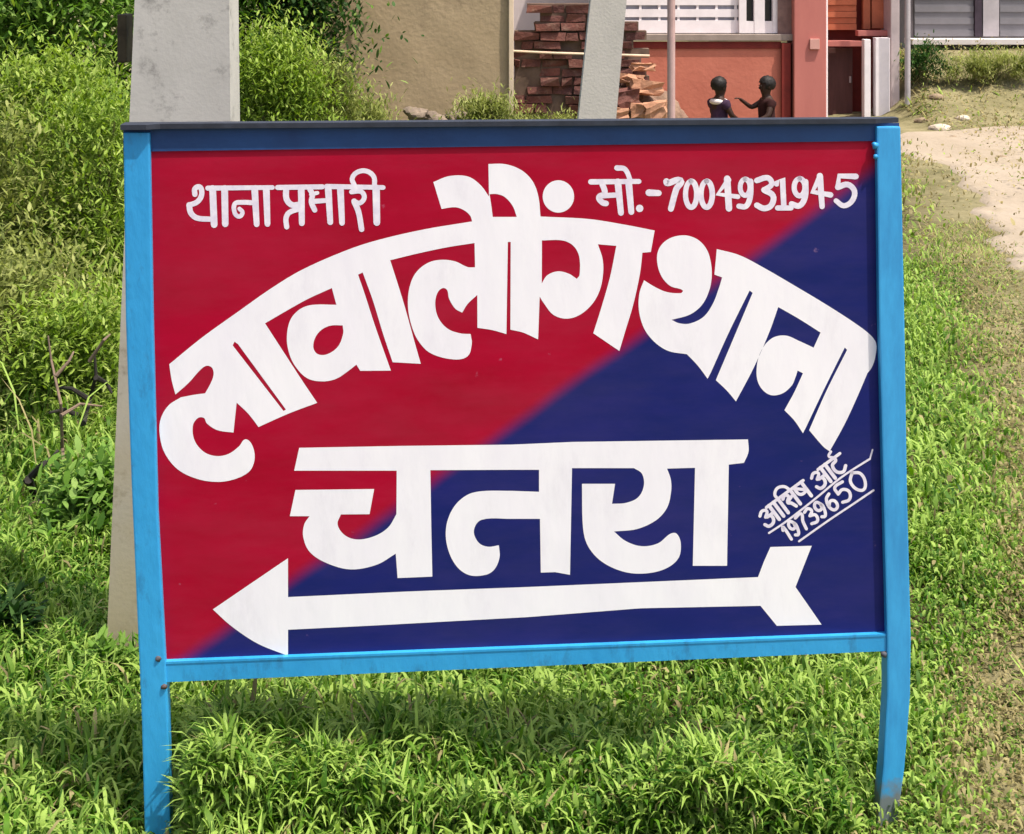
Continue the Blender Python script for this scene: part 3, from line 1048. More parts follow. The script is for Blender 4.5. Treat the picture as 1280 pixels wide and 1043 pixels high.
# the earth the heap rests on
bm = bmesh.new()
bmesh.ops.create_icosphere(bm, subdivisions=4, radius=1)
for v in bm.verts:
    v.co = Vector((v.co.x * 0.42, v.co.y * 0.33, v.co.z * 0.40)) * (1 + 0.16 * math.sin(v.co.x * 7 + v.co.z * 5) * math.cos(v.co.y * 6) + random.uniform(-.05, .05))
    v.co += Vector((at(798, 0, 13.6).x, 13.62, 0.02))
o = finish('earth_heap', bm, mat('rubble_earth', (0.30, 0.2, 0.14), 0.95, scale=7, col2=(0.17, 0.1, 0.075), bump=0.7, bscale=18, spec=0.1))
tag(o, 'heap of brown rubble earth behind the broken blocks', 'earth heap')

# ------------------------------------------------------------------ pale building seen over the ruin
M_pale = mat('pale_pink_limewash', (0.74, 0.62, 0.60), 0.9, scale=2, var=0.1)
M_dark = mat('dark_opening', (0.02, 0.018, 0.018), 0.8, var=0.2)
D6 = 21.0
xa, xb = at(560, 0, D6).x, at(790, 0, D6).x
root = empty('pale_house', ((xa + xb) / 2, D6, 0), 'pale pink limewashed house peeping over the ruined brick wall', 'house')
bm = bmesh.new()
box(bm, (xa, D6, -0.2), (xb, D6 + 5, 3.0))
finish('wall', bm, M_pale, root)
bm = bmesh.new()
box(bm, (xa - 0.15, D6 - 0.2, 3.0), (xb + 0.15, D6 + 5.2, 3.15))
finish('roof', bm, M_conc2, root)
bm = bmesh.new()
box(bm, (xa + 0.9, D6 - 0.02, 1.75), (xa + 1.6, D6 + 0.1, 2.6))
wn = finish('window', bm, M_dark, root)

# ------------------------------------------------------------------ red house
M_red = mat('terracotta_limewash', (0.56, 0.19, 0.13), 0.9, scale=2.5, col2=(0.47, 0.145, 0.10), bump=0.2, bscale=20, spec=0.15, stain=0.4, stain_col=(0.52, 0.2, 0.14), stain_scale=1.6)
M_pinkp = mat('faded_rose_limewash', (0.53, 0.19, 0.16), 0.9, scale=3, col2=(0.43, 0.145, 0.125), spec=0.15, stretch=(1, 1, 0.3))
M_maroon = mat('maroon_paint_and_shade', (0.19, 0.022, 0.016), 0.7, scale=5, var=0.3)
M_ledge = mat('grey_cement_ledge', (0.32, 0.255, 0.22), 0.9, scale=6, var=0.25)
M_whitep = mat('white_grille_paint', (0.84, 0.77, 0.78), 0.7, scale=6, var=0.1)
M_bluegrey = mat('blue_grey_recess', (0.36, 0.36, 0.42), 0.8, scale=6, var=0.15)
M_orange = mat('orange_shutter_paint', (0.50, 0.15, 0.075), 0.75, scale=4, var=0.3)
M_door = mat('dark_brown_door', (0.11, 0.045, 0.04), 0.6, scale=5, var=0.3, stretch=(3, 1, 0.4))
D7 = 15.6
X = lambda px, D=D7: at(px, 0, D).x
Z = lambda py, D=D7: at(0, py, D).z
root = empty('red_house', (X(930), D7, 0), 'terracotta red house with white grilles above a cement ledge', 'house')
bm = bmesh.new()
box(bm, (X(770), D7, -0.25), (X(988), D7 + 0.25, Z(55)))
finish('lower_wall', bm, M_red, root)
bm = bmesh.new()
box(bm, (X(770), D7 - 0.04, Z(51)), (X(991), D7 + 0.3, Z(43)))
finish('ledge', bm, M_ledge, root, bevel=0.006)
bm = bmesh.new()
box(bm, (X(776), D7 - 0.004, Z(61)), (X(976), D7 - 0.012, Z(52)))
finish('ledge_shade_band', bm, M_maroon, root)  # dark strip painted in for the shadow under the ledge
bm = bmesh.new()
box(bm, (X(976), D7 - 0.06, -0.25), (X(987), D7 - 0.002, Z(54)))
finish('pilaster', bm, M_maroon, root)
# white grille panel over the ledge
bm = bmesh.new()
box(bm, (X(770), D7 + 0.14, Z(43)), (X(925), D7 + 0.2, 2.3))
grl = finish('grille', bm, M_bluegrey, root)
bm = bmesh.new()
for (ya, yb) in ((26, 42), (12, 22), (-4, 7), (-20, -9), (-36, -25)):
    box(bm, (X(770), D7 + 0.10, Z(yb)), (X(925), D7 + 0.137, Z(ya)))
for px in range(776, 924, 24):
    box(bm, (X(px), D7 + 0.105, Z(42)), (X(px + 3), D7 + 0.135, 2.3))
finish('slat_panel', bm, M_whitep, grl)
# window
bm = bmesh.new()
for (xa, xb) in ((925, 934), (944, 957), (967, 973)):
    box(bm, (X(xa), D7 + 0.05, Z(42)), (X(xb), D7 + 0.13, 2.2))
for (ya, yb) in ((27, 42), (-40, -30), (-75, -65)):
    box(bm, (X(925.2), D7 + 0.055, Z(yb)), (X(972.8), D7 + 0.125, Z(ya)))
win = finish('window', bm, M_whitep, root)
bm = bmesh.new()
box(bm, (X(925), D7 + 0.16, Z(42)), (X(973), D7 + 0.2, 2.2))
finish('pane', bm, mat('window_glass', (0.03, 0.035, 0.04), 0.15, var=0.2, spec=0.5), win)
# upper wall, side pier, pillars
bm = bmesh.new()
box(bm, (X(770), D7 + 0.08, 2.3), (X(1000), D7 + 0.3, 3.3))
finish('upper_wall', bm, M_red, root)
bm = bmesh.new()
box(bm, (X(973), D7 + 0.02, Z(43)), (X(992), D7 + 0.25, 2.3))
finish('pier', bm, mat('brown_cement', (0.26, 0.16, 0.14), 0.9, scale=8, var=0.4), root)
bm = bmesh.new()
box(bm, (X(990), D7 - 0.12, -0.25), (X(1030), D7 + 0.3, 3.3))
finish('pillar', bm, M_pinkp, root, bevel=0.01)
bm = bmesh.new()
box(bm, (X(1009), D7 - 0.15, Z(61)), (X(1021), D7 - 0.121, Z(48)))
finish('highlight_block', bm, mat('pale_rose_highlight', (0.62, 0.33, 0.28), 0.7, var=0.15), root, bevel=0.004)  # pale raised block added for a highlight on the pillar
bm = bmesh.new()
tube(bm, [(X(1031.5), D7 - 0.05, -0.2), (X(1031.5), D7 - 0.05, 3.2)], [0.016, 0.016], 8)
finish('drain_pipe', bm, M_whitep, root)
# recess with shutters, beams, door and white posts
bm = bmesh.new()
box(bm, (X(1033), D7 + 0.45, -0.1), (X(1118), D7 + 0.7, 3.3))
finish('back_wall', bm, M_maroon, root)
bm = bmesh.new()
k = 0
zz = Z(39)
while zz < 2.6:
    box(bm, (X(1040), D7 + 0.30 + 0.015 * (k % 2), zz), (X(1079), D7 + 0.40, zz + 0.062))
    zz += 0.066
    k += 1
finish('shutter', bm, M_orange, root)
for (xa, xb, yt) in ((1087, 1096, 38), (1098, 1113, 37)):
    bm = bmesh.new()
    box(bm, (X(xa), D7 + 0.28, Z(yt)), (X(xb), D7 + 0.36, 2.6))
    finish('shutter', bm, M_orange, root, bevel=0.004)
bm = bmesh.new()
box(bm, (X(1033), D7 + 0.1, Z(59)), (X(1080), D7 + 0.27, Z(52)))
box(bm, (X(1076), D7 + 0.12, Z(46)), (X(1118), D7 + 0.26, Z(39)))
finish('beam', bm, M_pinkp, root, bevel=0.004)
bm = bmesh.new()
box(bm, (X(1041), D7 + 0.3, -0.05), (X(1074), D7 + 0.37, Z(62)))
dr = finish('door', bm, M_door, root, bevel=0.004)
bm = bmesh.new()
tube(bm, [(X(1070), D7 + 0.27, Z(98)), (X(1070), D7 + 0.27, Z(106))], [0.012, 0.012], 8)
finish('handle', bm, M_galv, dr)
for (xa, xb, yt) in ((1077, 1085, 49), (1091, 1109, 47)):
    bm = bmesh.new()
    box(bm, (X(xa), D7 - 0.12, -0.05), (X(xb), D7 + 0.0, Z(yt)))
    finish('white_post', bm, M_whitep, root, bevel=0.006)
bm = bmesh.new()
box(bm, (X(1113), D7 - 0.02, -0.1), (X(1124), D7 + 0.4, 3.3))
finish('end_pier', bm, mat('grey_rose_cement', (0.48, 0.40, 0.40), 0.9, scale=5, var=0.2), root, bevel=0.01)
bm = bmesh.new()
box(bm, (X(765), D7 - 0.1, 3.3), (X(1128), D7 + 5, 3.45))
finish('roof', bm, M_conc2, root)

# ------------------------------------------------------------------ shuttered shed on the bank
M_shut = mat('grey_roller_shutter', (0.21, 0.20, 0.215), 0.6, scale=4, var=0.15, metal=0.1)
M_lilac = mat('grey_lilac_cement', (0.42, 0.385, 0.40), 0.9, scale=4, var=0.2)
M_step = mat('pale_cement_step', (0.66, 0.60, 0.58), 0.9, scale=4, var=0.15)
D8 = 17.2
X8 = lambda px: at(px, 0, D8).x
Z8 = lambda py: at(0, py, D8).z
root = empty('shuttered_shed', (X8(1230), D8, 0.6), 'grey shed with steel shutters standing on the grassy bank', 'shed')
bm = bmesh.new()
box(bm, (X8(1136), D8 + 0.12, 0.2), (X8(1420), D8 + 4, 3.2))
finish('wall', bm, M_lilac, root)
for (xa, xb) in ((1145, 1219), (1252, 1330)):
    bm = bmesh.new()
    z = Z8(46)
    k = 0
    while z < 2.7:
        box(bm, (X8(xa), D8 + 0.05 + 0.012 * (k % 2), z), (X8(xb), D8 + 0.117, z + 0.07))
        z += 0.0702
        k += 1
    finish('shutter', bm, M_shut, root)
bm = bmesh.new()
box(bm, (X8(1219.5), D8 + 0.02, Z8(46)), (X8(1228), D8 + 0.117, 2.75))
finish('shutter_rail', bm, mat('dark_rail', (0.05, 0.035, 0.05), 0.7, var=0.3), root)
bm = bmesh.new()
box(bm, (X8(1230), D8 + 0.03, Z8(46)), (X8(1250), D8 + 0.117, 2.75))
finish('pier', bm, M_lilac, root)
bm = bmesh.new()
box(bm, (X8(1133), D8 - 0.25, Z8(55)), (X8(1420), D8 + 0.116, Z8(48)))
finish('step', bm, M_step, root, bevel=0.006)
bm = bmesh.new()
box(bm, (X8(1137), D8 - 0.05, 0.1), (X8(1420), D8 + 0.11, Z8(55.3)))
finish('plinth', bm, mat('dark_stone_plinth', (0.12, 0.10, 0.115), 0.9, scale=9, var=0.4), root)
bm = bmesh.new()
box(bm, (X8(1125), D8 - 0.2, 3.2), (X8(1430), D8 + 4.1, 3.32))
finish('roof', bm, M_conc2, root)

# stones where the bank meets the path
M_stone = mat('pale_stone', (0.56, 0.47, 0.37), 0.9, scale=8, var=0.3, bump=0.4, bscale=25)
M_stone2 = mat('brown_stone', (0.27, 0.2, 0.13), 0.9, scale=8, var=0.3, bump=0.4, bscale=25)
stones = [(1175, 163, .15, M_stone, 'largest pale flat stone at the foot of the bank'), (1203, 158, .10, M_stone, 'round whitish stone right of the largest pale stone'),
          (1152, 157, .10, M_stone2, 'small brown stone left of the largest pale stone'), (1170, 150, .11, M_stone2, 'brown stone on the bank above the largest pale stone'),
          (1190, 173, .06, M_stone2, 'tiny brown stone on the path below the bank'), (1252, 196, .07, M_stone2, 'single dark pebble lying out on the sandy path'), (1185, 196, .06, M_stone2, 'small pebble on the path edge near the grass'), ]
for x, y, r, m, lb in stones:
    r *= 0.72
    D = F * CH / (y - HY)
    p = at(x, y, D)
    p.z = float(ground_z(p.x, p.y)) + r * 0.05
    bm = bmesh.new()
    bmesh.ops.create_icosphere(bm, subdivisions=3, radius=r)
    sd_ = random.uniform(0, 9)
    for v in bm.verts:
        k = 1 + 0.22 * math.sin(v.co.x / r * 2.3 + sd_) * math.cos(v.co.y / r * 2 + sd_) + random.uniform(-.04, .04)
        v.co = Vector((v.co.x * k, v.co.y * 0.8 * k, v.co.z * 0.45 * k))
    me = bpy.data.meshes.new('stone')
    bm.to_mesh(me)
    bm.free()
    o = link_mesh('stone', me, m)
    o.location = p
    tag(o, lb, 'stone', 'stones at the foot of the bank')


# ------------------------------------------------------------------ people sitting by the red wall
M_skin = mat('dark_brown_skin', (0.04, 0.018, 0.012), 0.6, scale=12, var=0.15)
M_hair = mat('black_hair', (0.012, 0.009, 0.008), 0.6, scale=30, var=0.4)
M_eye = mat('eye_white', (0.10, 0.08, 0.07), 0.4, var=0.1)
M_lip = mat('lip', (0.09, 0.03, 0.03), 0.5, var=0.1)


def skin_mesh(name, joints, edges, m, parent, loc, rz, root_i=0, levels=2):
    me = bpy.data.meshes.new(name)
    me.from_pydata([j[:3] for j in joints], edges, [])
    o = bpy.data.objects.new(name, me)
    COL.objects.link(o)
    o.modifiers.new('skin', 'SKIN')
    sk = me.skin_vertices[0].data
    for i, j in enumerate(joints):
        r = j[3]
        sk[i].radius = (r, r if len(j) < 5 else j[4])
        sk[i].use_root = (i == root_i)
    s = o.modifiers.new('sub', 'SUBSURF')
    s.levels = levels
    s.render_levels = levels
    dg = bpy.context.evaluated_depsgraph_get()
    em = bpy.data.meshes.new_from_object(o.evaluated_get(dg))
    bpy.data.objects.remove(o)
    em.materials.clear()
    for p in em.polygons:
        p.use_smooth = True
    return link_mesh(name, em, m, parent)


def seated_child(px, py_head, D, rz, label, shirt, shorts, raised, collar=None):
    s = 0.93
    p = at(px, py_head, D)
    g = float(ground_z(p.x, D))
    root = empty('person', (p.x, D, g), label, 'person')
    root.rotation_euler = (0, 0, rz)
    J, E = [], []

    def j(x, y, z, r, par=None, r2=None):
        J.append((x * s, y * s, z * s, r * s) if r2 is None else (x * s, y * s, z * s, r * s, r2 * s))
        if par is not None:
            E.append((par, len(J) - 1))
        return len(J) - 1
    pel = j(0, 0, 0.10, 0.085)
    b1 = j(0, -0.01, 0.22, 0.085, pel)
    b2 = j(0, -0.015, 0.34, 0.088, b1)
    b3 = j(0, -0.005, 0.415, 0.06, b2)
    nk = j(0, -0.015, 0.465, 0.036, b3)
    h1_ = j(0, -0.03, 0.52, 0.066, nk)
    h2_ = j(0, -0.02, 0.585, 0.078, h1_)
    h3_ = j(0, -0.01, 0.635, 0.062, h2_)

    def hand(wrist, d, curl):
        """palm with four fingers and a thumb, d = unit direction of the forearm"""
        d = Vector(d).normalized()
        side = d.cross(Vector((0, 0, 1))).normalized()
        up = side.cross(d)
        wv = Vector(J[wrist][:3]) / s
        pm = wv + d * 0.035
        pi = j(*pm, 0.019, wrist)
        for k, ln in enumerate((0.044, 0.05, 0.046, 0.036)):
            b = pm + d * 0.02 + side * (0.0135 * (k - 1.5))
            f1 = j(*b, 0.0075, pi)
            t1 = b + d * ln * 0.55 - up * curl * 0.4 * ln
            f2 = j(*t1, 0.0068, f1)
            t2 = t1 + d * ln * 0.4 - up * curl * ln
            j(*t2, 0.0058, f2)
        tb = pm - side * 0.024
        t_ = j(*tb, 0.008, pi)
        j(*(tb - side * 0.014 + d * 0.028), 0.0066, t_)

    for sgn in (-1, 1):
        sh = j(0.105 * sgn, -0.005, 0.40, 0.042, b3)
        if raised and sgn == raised:
            el = j(0.125 * sgn, -0.14, 0.33, 0.028, sh)
            wr = j(0.10 * sgn, -0.24, 0.40, 0.02, el)
            hand(wr, (0.0, -0.12, 0.085), 0.5)
        else:
            el = j(0.15 * sgn, -0.06, 0.26, 0.031, sh)
            wr = j(0.12 * sgn, -0.21, 0.19, 0.021, el)
            hand(wr, (-0.03 * sgn, -0.14, -0.05), 0.6)
        hp = j(0.07 * sgn, -0.03, 0.09, 0.072, pel)
        kn = j(0.20 * sgn, -0.24, 0.13, 0.047, hp)
        an = j(0.02 * sgn, -0.30 - 0.03 * sgn, 0.045, 0.029, kn)
        j(-0.07 * sgn, -0.32 - 0.03 * sgn, 0.03, 0.024, an)
    body = skin_mesh('body', J, E, M_skin, root, None, 0)
    # face
    hc = Vector((0, -0.02, 0.575)) * s

    def blob(name, c, sc, m, par, sub=3):
        bm = bmesh.new()
        bmesh.ops.create_icosphere(bm, subdivisions=sub, radius=1)
        for v in bm.verts:
            v.co = Vector((v.co.x * sc[0], v.co.y * sc[1], v.co.z * sc[2])) + Vector(c)
        me = bpy.data.meshes.new(name)
        bm.to_mesh(me)
        bm.free()
        for pl_ in me.polygons:
            pl_.use_smooth = True
        return link_mesh(name, me, m, par)
    for sgn in (-1, 1):
        blob('eye', (0.026 * sgn, hc.y - 0.062, hc.z - 0.002), (0.011, 0.006, 0.007), M_eye, root, 2)
        blob('ear', (0.066 * sgn, hc.y + 0.008, hc.z - 0.01), (0.009, 0.016, 0.024), M_skin, root, 2)
    blob('nose', (0, hc.y - 0.069, hc.z - 0.022), (0.010, 0.012, 0.014), M_skin, root, 2)
    blob('mouth', (0, hc.y - 0.058, hc.z - 0.046), (0.019, 0.007, 0.006), M_lip, root, 2)
    # hair cap
    bm = bmesh.new()
    bmesh.ops.create_icosphere(bm, subdivisions=4, radius=1)
    for v in bm.verts:
        c = v.co.copy()
        k = 1 + random.uniform(-.03, .05)
        v.co = Vector((c.x * 0.079 * k, c.y * 0.084 * k + hc.y + 0.012, c.z * 0.082 * k + hc.z + 0.016))
    kill = [f for f in bm.faces if (f.calc_center_median().y < hc.y - 0.03 and f.calc_center_median().z < hc.z + 0.03) or f.calc_center_median().z < hc.z - 0.04]
    bmesh.ops.delete(bm, geom=kill, context='FACES')
    me = bpy.data.meshes.new('hair')
    bm.to_mesh(me)
    bm.free()
    for pl_ in me.polygons:
        pl_.use_smooth = True
    link_mesh('hair', me, M_hair, root)
    # clothes follow the body
    if shirt:
        CJ = [(0, 0, 0.06, .1), (0, -0.01, 0.22, .098), (0, -0.015, 0.34, .1), (0, -0.005, 0.41, .072), (-.11, -.005, .397, .054), (.11, -.005, .397, .054)]
        CE = [(0, 1), (1, 2), (2, 3), (3, 4), (3, 5)]
        i = 6
        for sgn, par in ((-1, 4), (1, 5)):
            if raised and sgn == raised:
                CJ.append((0.118 * sgn, -0.05, 0.368, .044))
            else:
                CJ.append((0.13 * sgn, -0.035, 0.32, .046))
            CE.append((par, i))
            i += 1
        skin_mesh('shirt', [(a * s, b * s, c * s, r * s) for a, b, c, r in CJ], CE, shirt, root, None, 0)
    if collar:
        bm = bmesh.new()
        bmesh.ops.create_icosphere(bm, subdivisions=3, radius=1)
        for v in bm.verts:
            v.co = Vector((v.co.x * 0.125 * s, v.co.y * 0.088 * s - 0.012, v.co.z * 0.045 * s + 0.405 * s))
        me = bpy.data.meshes.new('collar')
        bm.to_mesh(me)
        bm.free()
        for pl_ in me.polygons:
            pl_.use_smooth = True
        link_mesh('collar', me, collar, root)
    SJ, SE = [(0, 0, 0.10, .098)], []
    for sgn in (-1, 1):
        SJ.append((0.07 * sgn, -0.03, 0.092, .085))
        SE.append((0, len(SJ) - 1))
        SJ.append((0.155 * sgn, -0.17, 0.12, .066))
        SE.append((len(SJ) - 2, len(SJ) - 1))
    skin_mesh('shorts', [(a * s, b * s, c * s, r * s) for a, b, c, r in SJ], SE, shorts, root, None, 0)
    return root


M_plum = mat('dark_plum_cloth', (0.045, 0.02, 0.05), 0.9, scale=20, var=0.3)
M_cwhite = mat('white_cloth', (0.72, 0.66, 0.66), 0.9, scale=20, var=0.1)
M_brownc = mat('dark_maroon_cloth', (0.03, 0.006, 0.006), 0.9, scale=20, var=0.3)
# (placed so that heads sit at the photo's height; lower bodies are behind the board)
seated_child(898, 100, 15.0, math.radians(125), 'child seated by the red wall in a dark top with white shoulders', M_plum, M_plum, 0, M_cwhite)
seated_child(960, 100, 14.9, math.radians(-78), 'child in dark maroon seated by the red wall holding one arm out', M_brownc, M_brownc, -1)

# ------------------------------------------------------------------ grass and leaves
M_grass = leaf_mat('grass_blades', 0.36, 0.55, 0.18)
M_leaf = leaf_mat('shrub_leaves', 0.36, 0.6, 0.16)


def noise2(x, y, s, seed=0):
    """cheap smooth value noise"""
    r = np.random.default_rng(seed)
    tab = r.random((64, 64))
    u, v = x / s, y / s
    i, j = np.floor(u).astype(int), np.floor(v).astype(int)
    fu, fv = u - i, v - j
    fu, fv = fu * fu * (3 - 2 * fu), fv * fv * (3 - 2 * fv)
    g = lambda a, b: tab[a % 64, b % 64]
    return (g(i, j) * (1 - fu) + g(i + 1, j) * fu) * (1 - fv) + (g(i, j + 1) * (1 - fu) + g(i + 1, j + 1) * fu) * fv


def blade_mesh(name, pos, length, width, yaw, lean, bend, tint, fold=0.0, wprof=(0.7, 1.0, 0.75)):
    """arching blades: 3 cross sections and a tip each"""
    n = len(pos)
    out = np.stack([np.cos(yaw), np.sin(yaw), np.zeros(n)], 1)
    side = np.stack([-np.sin(yaw), np.cos(yaw), np.zeros(n)], 1)
    up = np.array([0, 0, 1.0])
    P = [pos]
    ang = lean.copy()
    for k in range(3):
        d = out * np.sin(ang)[:, None] + up * np.cos(ang)[:, None]
        P.append(P[-1] + d * (length / 3)[:, None])
        ang = ang + bend / 3
    V = np.empty((n, 7, 3))
    for k in range(3):
        wv = side * (width * 0.5 * wprof[k])[:, None]
        V[:, 2 * k] = P[k] - wv
        V[:, 2 * k + 1] = P[k] + wv
    V[:, 6] = P[3]
    base = (np.arange(n) * 7)[:, None]
    quads = np.concatenate([base + np.array([[0, 1, 3, 2]]), base + np.array([[2, 3, 5, 4]])], 1)   # n x 8
    tri = base + np.array([[4, 5, 6]])
    loops = np.concatenate([quads, tri], 1).ravel().astype(np.int32)
    starts = ((np.arange(n) * 11)[:, None] + np.array([[0, 4, 8]])).ravel().astype(np.int32)
    me = bpy.data.meshes.new(name)
    me.vertices.add(n * 7)
    me.vertices.foreach_set('co', V.reshape(-1).astype(np.float32))
    me.loops.add(len(loops))
    me.loops.foreach_set('vertex_index', loops)
    me.polygons.add(n * 3)
    me.polygons.foreach_set('loop_start', starts)
    me.polygons.foreach_set('use_smooth', np.ones(n * 3, dtype=bool))
    me.update(calc_edges=True)
    at_ = me.attributes.new('tint', 'FLOAT_COLOR', 'POINT')
    c = np.ones((n, 7, 4), np.float32)
    c[:, :, :3] = tint[:, None, :]
    at_.data.foreach_set('color', c.reshape(-1))
    return me


G_DEEP = np.array([0.02, 0.075, 0.006])
G_MID = np.array([0.105, 0.23, 0.016])
G_PALE = np.array([0.34, 0.48, 0.10])
G_YEL = np.array([0.33, 0.345, 0.085])
G_STRAW = np.array([0.33, 0.28, 0.13])


def photo_px(x, y, z):
    return CX + x * F / y, HY + (CH - z) * F / y


def zone(gx, gy):
    """how dry (0..1) and how yellow (0..1) the turf is, and how dense, seen on the photo"""
    edge = np.interp(gy, [120, 165, 200, 230, 270, 330, 420, 520, 640, 800, 860, 1000, 1100, 1400],
                    [900, 1040, 1105, 1135, 1160, 1192, 1225, 1250, 1275, 1265, 1205, 1195, 1230, 1300])
    dry = vsmooth(-70, 60, gx - edge)
    yel = 0.62 * vsmooth(640, 420, gy) * vsmooth(260, 120, gx) + 0.35 * vsmooth(400, 250, gy)
    return dry, np.clip(yel, 0, 1)


def blocked(x, y):
    b = np.zeros(len(x), bool)
    for (x0, x1, y0, y1) in ((-2.4, 0.05, 13.1, 18), (0.0, 1.25, 13.5, 14), (1.05, 4.15, 15.4, 20), (-0.95, 1.7, 20.8, 27), (4.4, 9, 16.9, 22), (0.5, 4.0, 12.0, 16)):
        b |= (x > x0) & (x < x1) & (y > y0) & (y < y1)
    return b


def turf(name, n, y0, y1, margin, lmin, lmax, wmin, wmax, seed, label, straw_only=False, sprig=0.3, keep=None, liftmax=0.1):
    r = np.random.default_rng(seed)
    # uniform over a wedge that covers the view and a margin each side
    y = y0 + (y1 - y0) * np.sqrt(r.random(n)) if y1 > 2 * y0 else y0 + (y1 - y0) * r.random(n)
    half = 0.345 * y + margin
    x = (r.random(n) * 2 - 1) * half
    z = ground_z(x, y)
    gx, gy = photo_px(x, y, z)
    dry, yel = zone(gx, gy)
    clump = 0.6 * noise2(x + 40, y + 40, 0.28, seed) + 0.4 * noise2(x + 40, y + 40, 0.09, seed + 1)
    bare = 0.5 * noise2(x + 40, y + 40, 0.35, 5) + 0.5 * noise2(x + 40, y + 40, 0.12, 6)
    if straw_only:
        p = dry * (0.25 + 0.9 * (bare > 0.45)) * 1.0
        p = p * (1 - 0.95 * vsmooth(10, 90, gx - np.interp(gy, [150, 235, 300, 400, 560], [1090, 1150, 1200, 1245, 1290])) * (gy < 480))
    else:
        p = (1 - dry * np.where(gy < 420, 0.8, 0.5)) * (0.35 + 0.65 * vsmooth(0.25, 0.5, clump))
    ok = (r.random(n) < p) & ~blocked(x, y)
    if keep is not None:
        ok &= keep(x, y)
    x, y, z, dry, yel, clump, gx, gy = (a[ok] for a in (x, y, z, dry, yel, clump, gx, gy))
    n = len(x)
    length = (lmin + (lmax - lmin) * r.random(n) ** 1.3) * (0.55 + 0.9 * clump)
    if not straw_only:
        length *= 1 - 0.5 * dry
        # shorter turf on the right of the board, taller weeds on the left
        length *= np.interp(gx, [0, 170, 400, 1050, 1150, 1300], [1.35, 1.15, 1.0, 0.9, 0.7, 0.6])
    width = wmin + (wmax - wmin) * r.random(n)
    isleaf = r.random(n) < sprig
    width = np.where(isleaf, width * 1.6, width)
    tall = 1.0 - 0.6 * np.exp(-((gx - 1108) / 45) ** 2) * (y < 2.75) - 0.6 * np.exp(-((gx - 198) / 45) ** 2) * (y < 2.7)
    length *= tall
    u = r.random(n)[:, None]
    v = r.random(n)[:, None]
    cl = clump[:, None]
    tint = G_DEEP * (1 - u) + G_MID * u
    pale = vsmooth(0.29, 0.72, 0.62 * v + 0.38 * cl)
    tint = tint * (1 - pale) + G_PALE * pale
    yy = (yel[:, None] * (0.55 + 0.75 * r.random((n, 1))))
    tint = tint * (1 - yy) + G_YEL * (0.65 + 0.6 * r.random((n, 1))) * yy
    st = ((r.random(n) < 0.04 + 0.75 * dry + 0.10 * yel) if not straw_only else (r.random(n) < 0.62))[:, None]
    tint = np.where(st, G_STRAW * (0.55 + 0.75 * r.random((n, 1))), tint)
    lean = r.random(n) * 1.0
    bend = 0.4 + r.random(n) * 2.9
    if straw_only:
        lean = 0.7 + r.random(n) * 0.8
        bend = r.random(n) * 0.9
    # a good part of the leaves sit higher on stems, so the turf has depth
    lift = np.where(r.random(n) < 0.35, 0.0, r.random(n) * liftmax * tall * (0.4 + 0.9 * clump)) * (0.0 if straw_only else 1.0)
    pos = np.stack([x, y, z + lift - 0.004], 1)
    me = blade_mesh(name, pos, length, width, r.random(n) * 6.283, lean, bend, tint)
    o = link_mesh(name, me, M_grass)
    tag(o, label, 'grass', kind='stuff')
    return o


turf('grass', 230000, 1.9, 3.9, 0.4, 0.022, 0.062, 0.003, 0.0068, 21, 'thick bright green grass under and around the signboard', liftmax=0.10)
turf('grass', 190000, 3.9, 7.6, 0.5, 0.035, 0.09, 0.004, 0.009, 22, 'taller grass and weeds in the middle distance beside the pole', liftmax=0.16)
turf('grass', 140000, 7.6, 17.0, 0.8, 0.06, 0.15, 0.008, 0.016, 23, 'yellowing rough grass running back to the houses', liftmax=0.18)
turf('dry_grass', 110000, 2.3, 9.0, 0.5, 0.03, 0.09, 0.003, 0.006, 24, 'flattened straw coloured grass along the path edge', straw_only=True, sprig=0.1)
turf('dry_grass', 150000, 2.2, 4.6, 0.5, 0.03, 0.08, 0.003, 0.006, 29, 'matted straw and olive grass at the lower right edge', straw_only=True, sprig=0.1, keep=lambda x, y: x > 0.55)
turf('grass', 120000, 2.50, 2.70, 0.0, 0.03, 0.075, 0.003, 0.0068, 31, 'taller green grass standing along the foot of the signboard between its posts', liftmax=0.18, keep=lambda x, y: (x > -0.545) & (x < 0.575))
turf('grass', 9000, 3.6, 8.2, 0.4, 0.16, 0.34, 0.004, 0.008, 32, 'long loose grass stalks among the weeds left of the concrete pole', liftmax=0.3, sprig=0.0, keep=lambda x, y: x < -0.24 * y)
turf('bank_grass', 90000, 14.0, 17.3, 1.2, 0.06, 0.16, 0.008, 0.016, 26, 'dry olive grass covering the bank below the shed', sprig=0.2, straw_only=True,
     keep=lambda x, y: (x > 3.5))


# ------------------------------------------------------------------ shrubs and weeds
M_stem = mat('green_brown_stem', (0.14, 0.13, 0.05), 0.8, scale=10, var=0.3)
M_twig = mat('dry_twig', (0.20, 0.14, 0.10), 0.9, scale=15, var=0.4)
M_twigd = mat('dark_twig', (0.028, 0.024, 0.02), 0.9, scale=15, var=0.4)


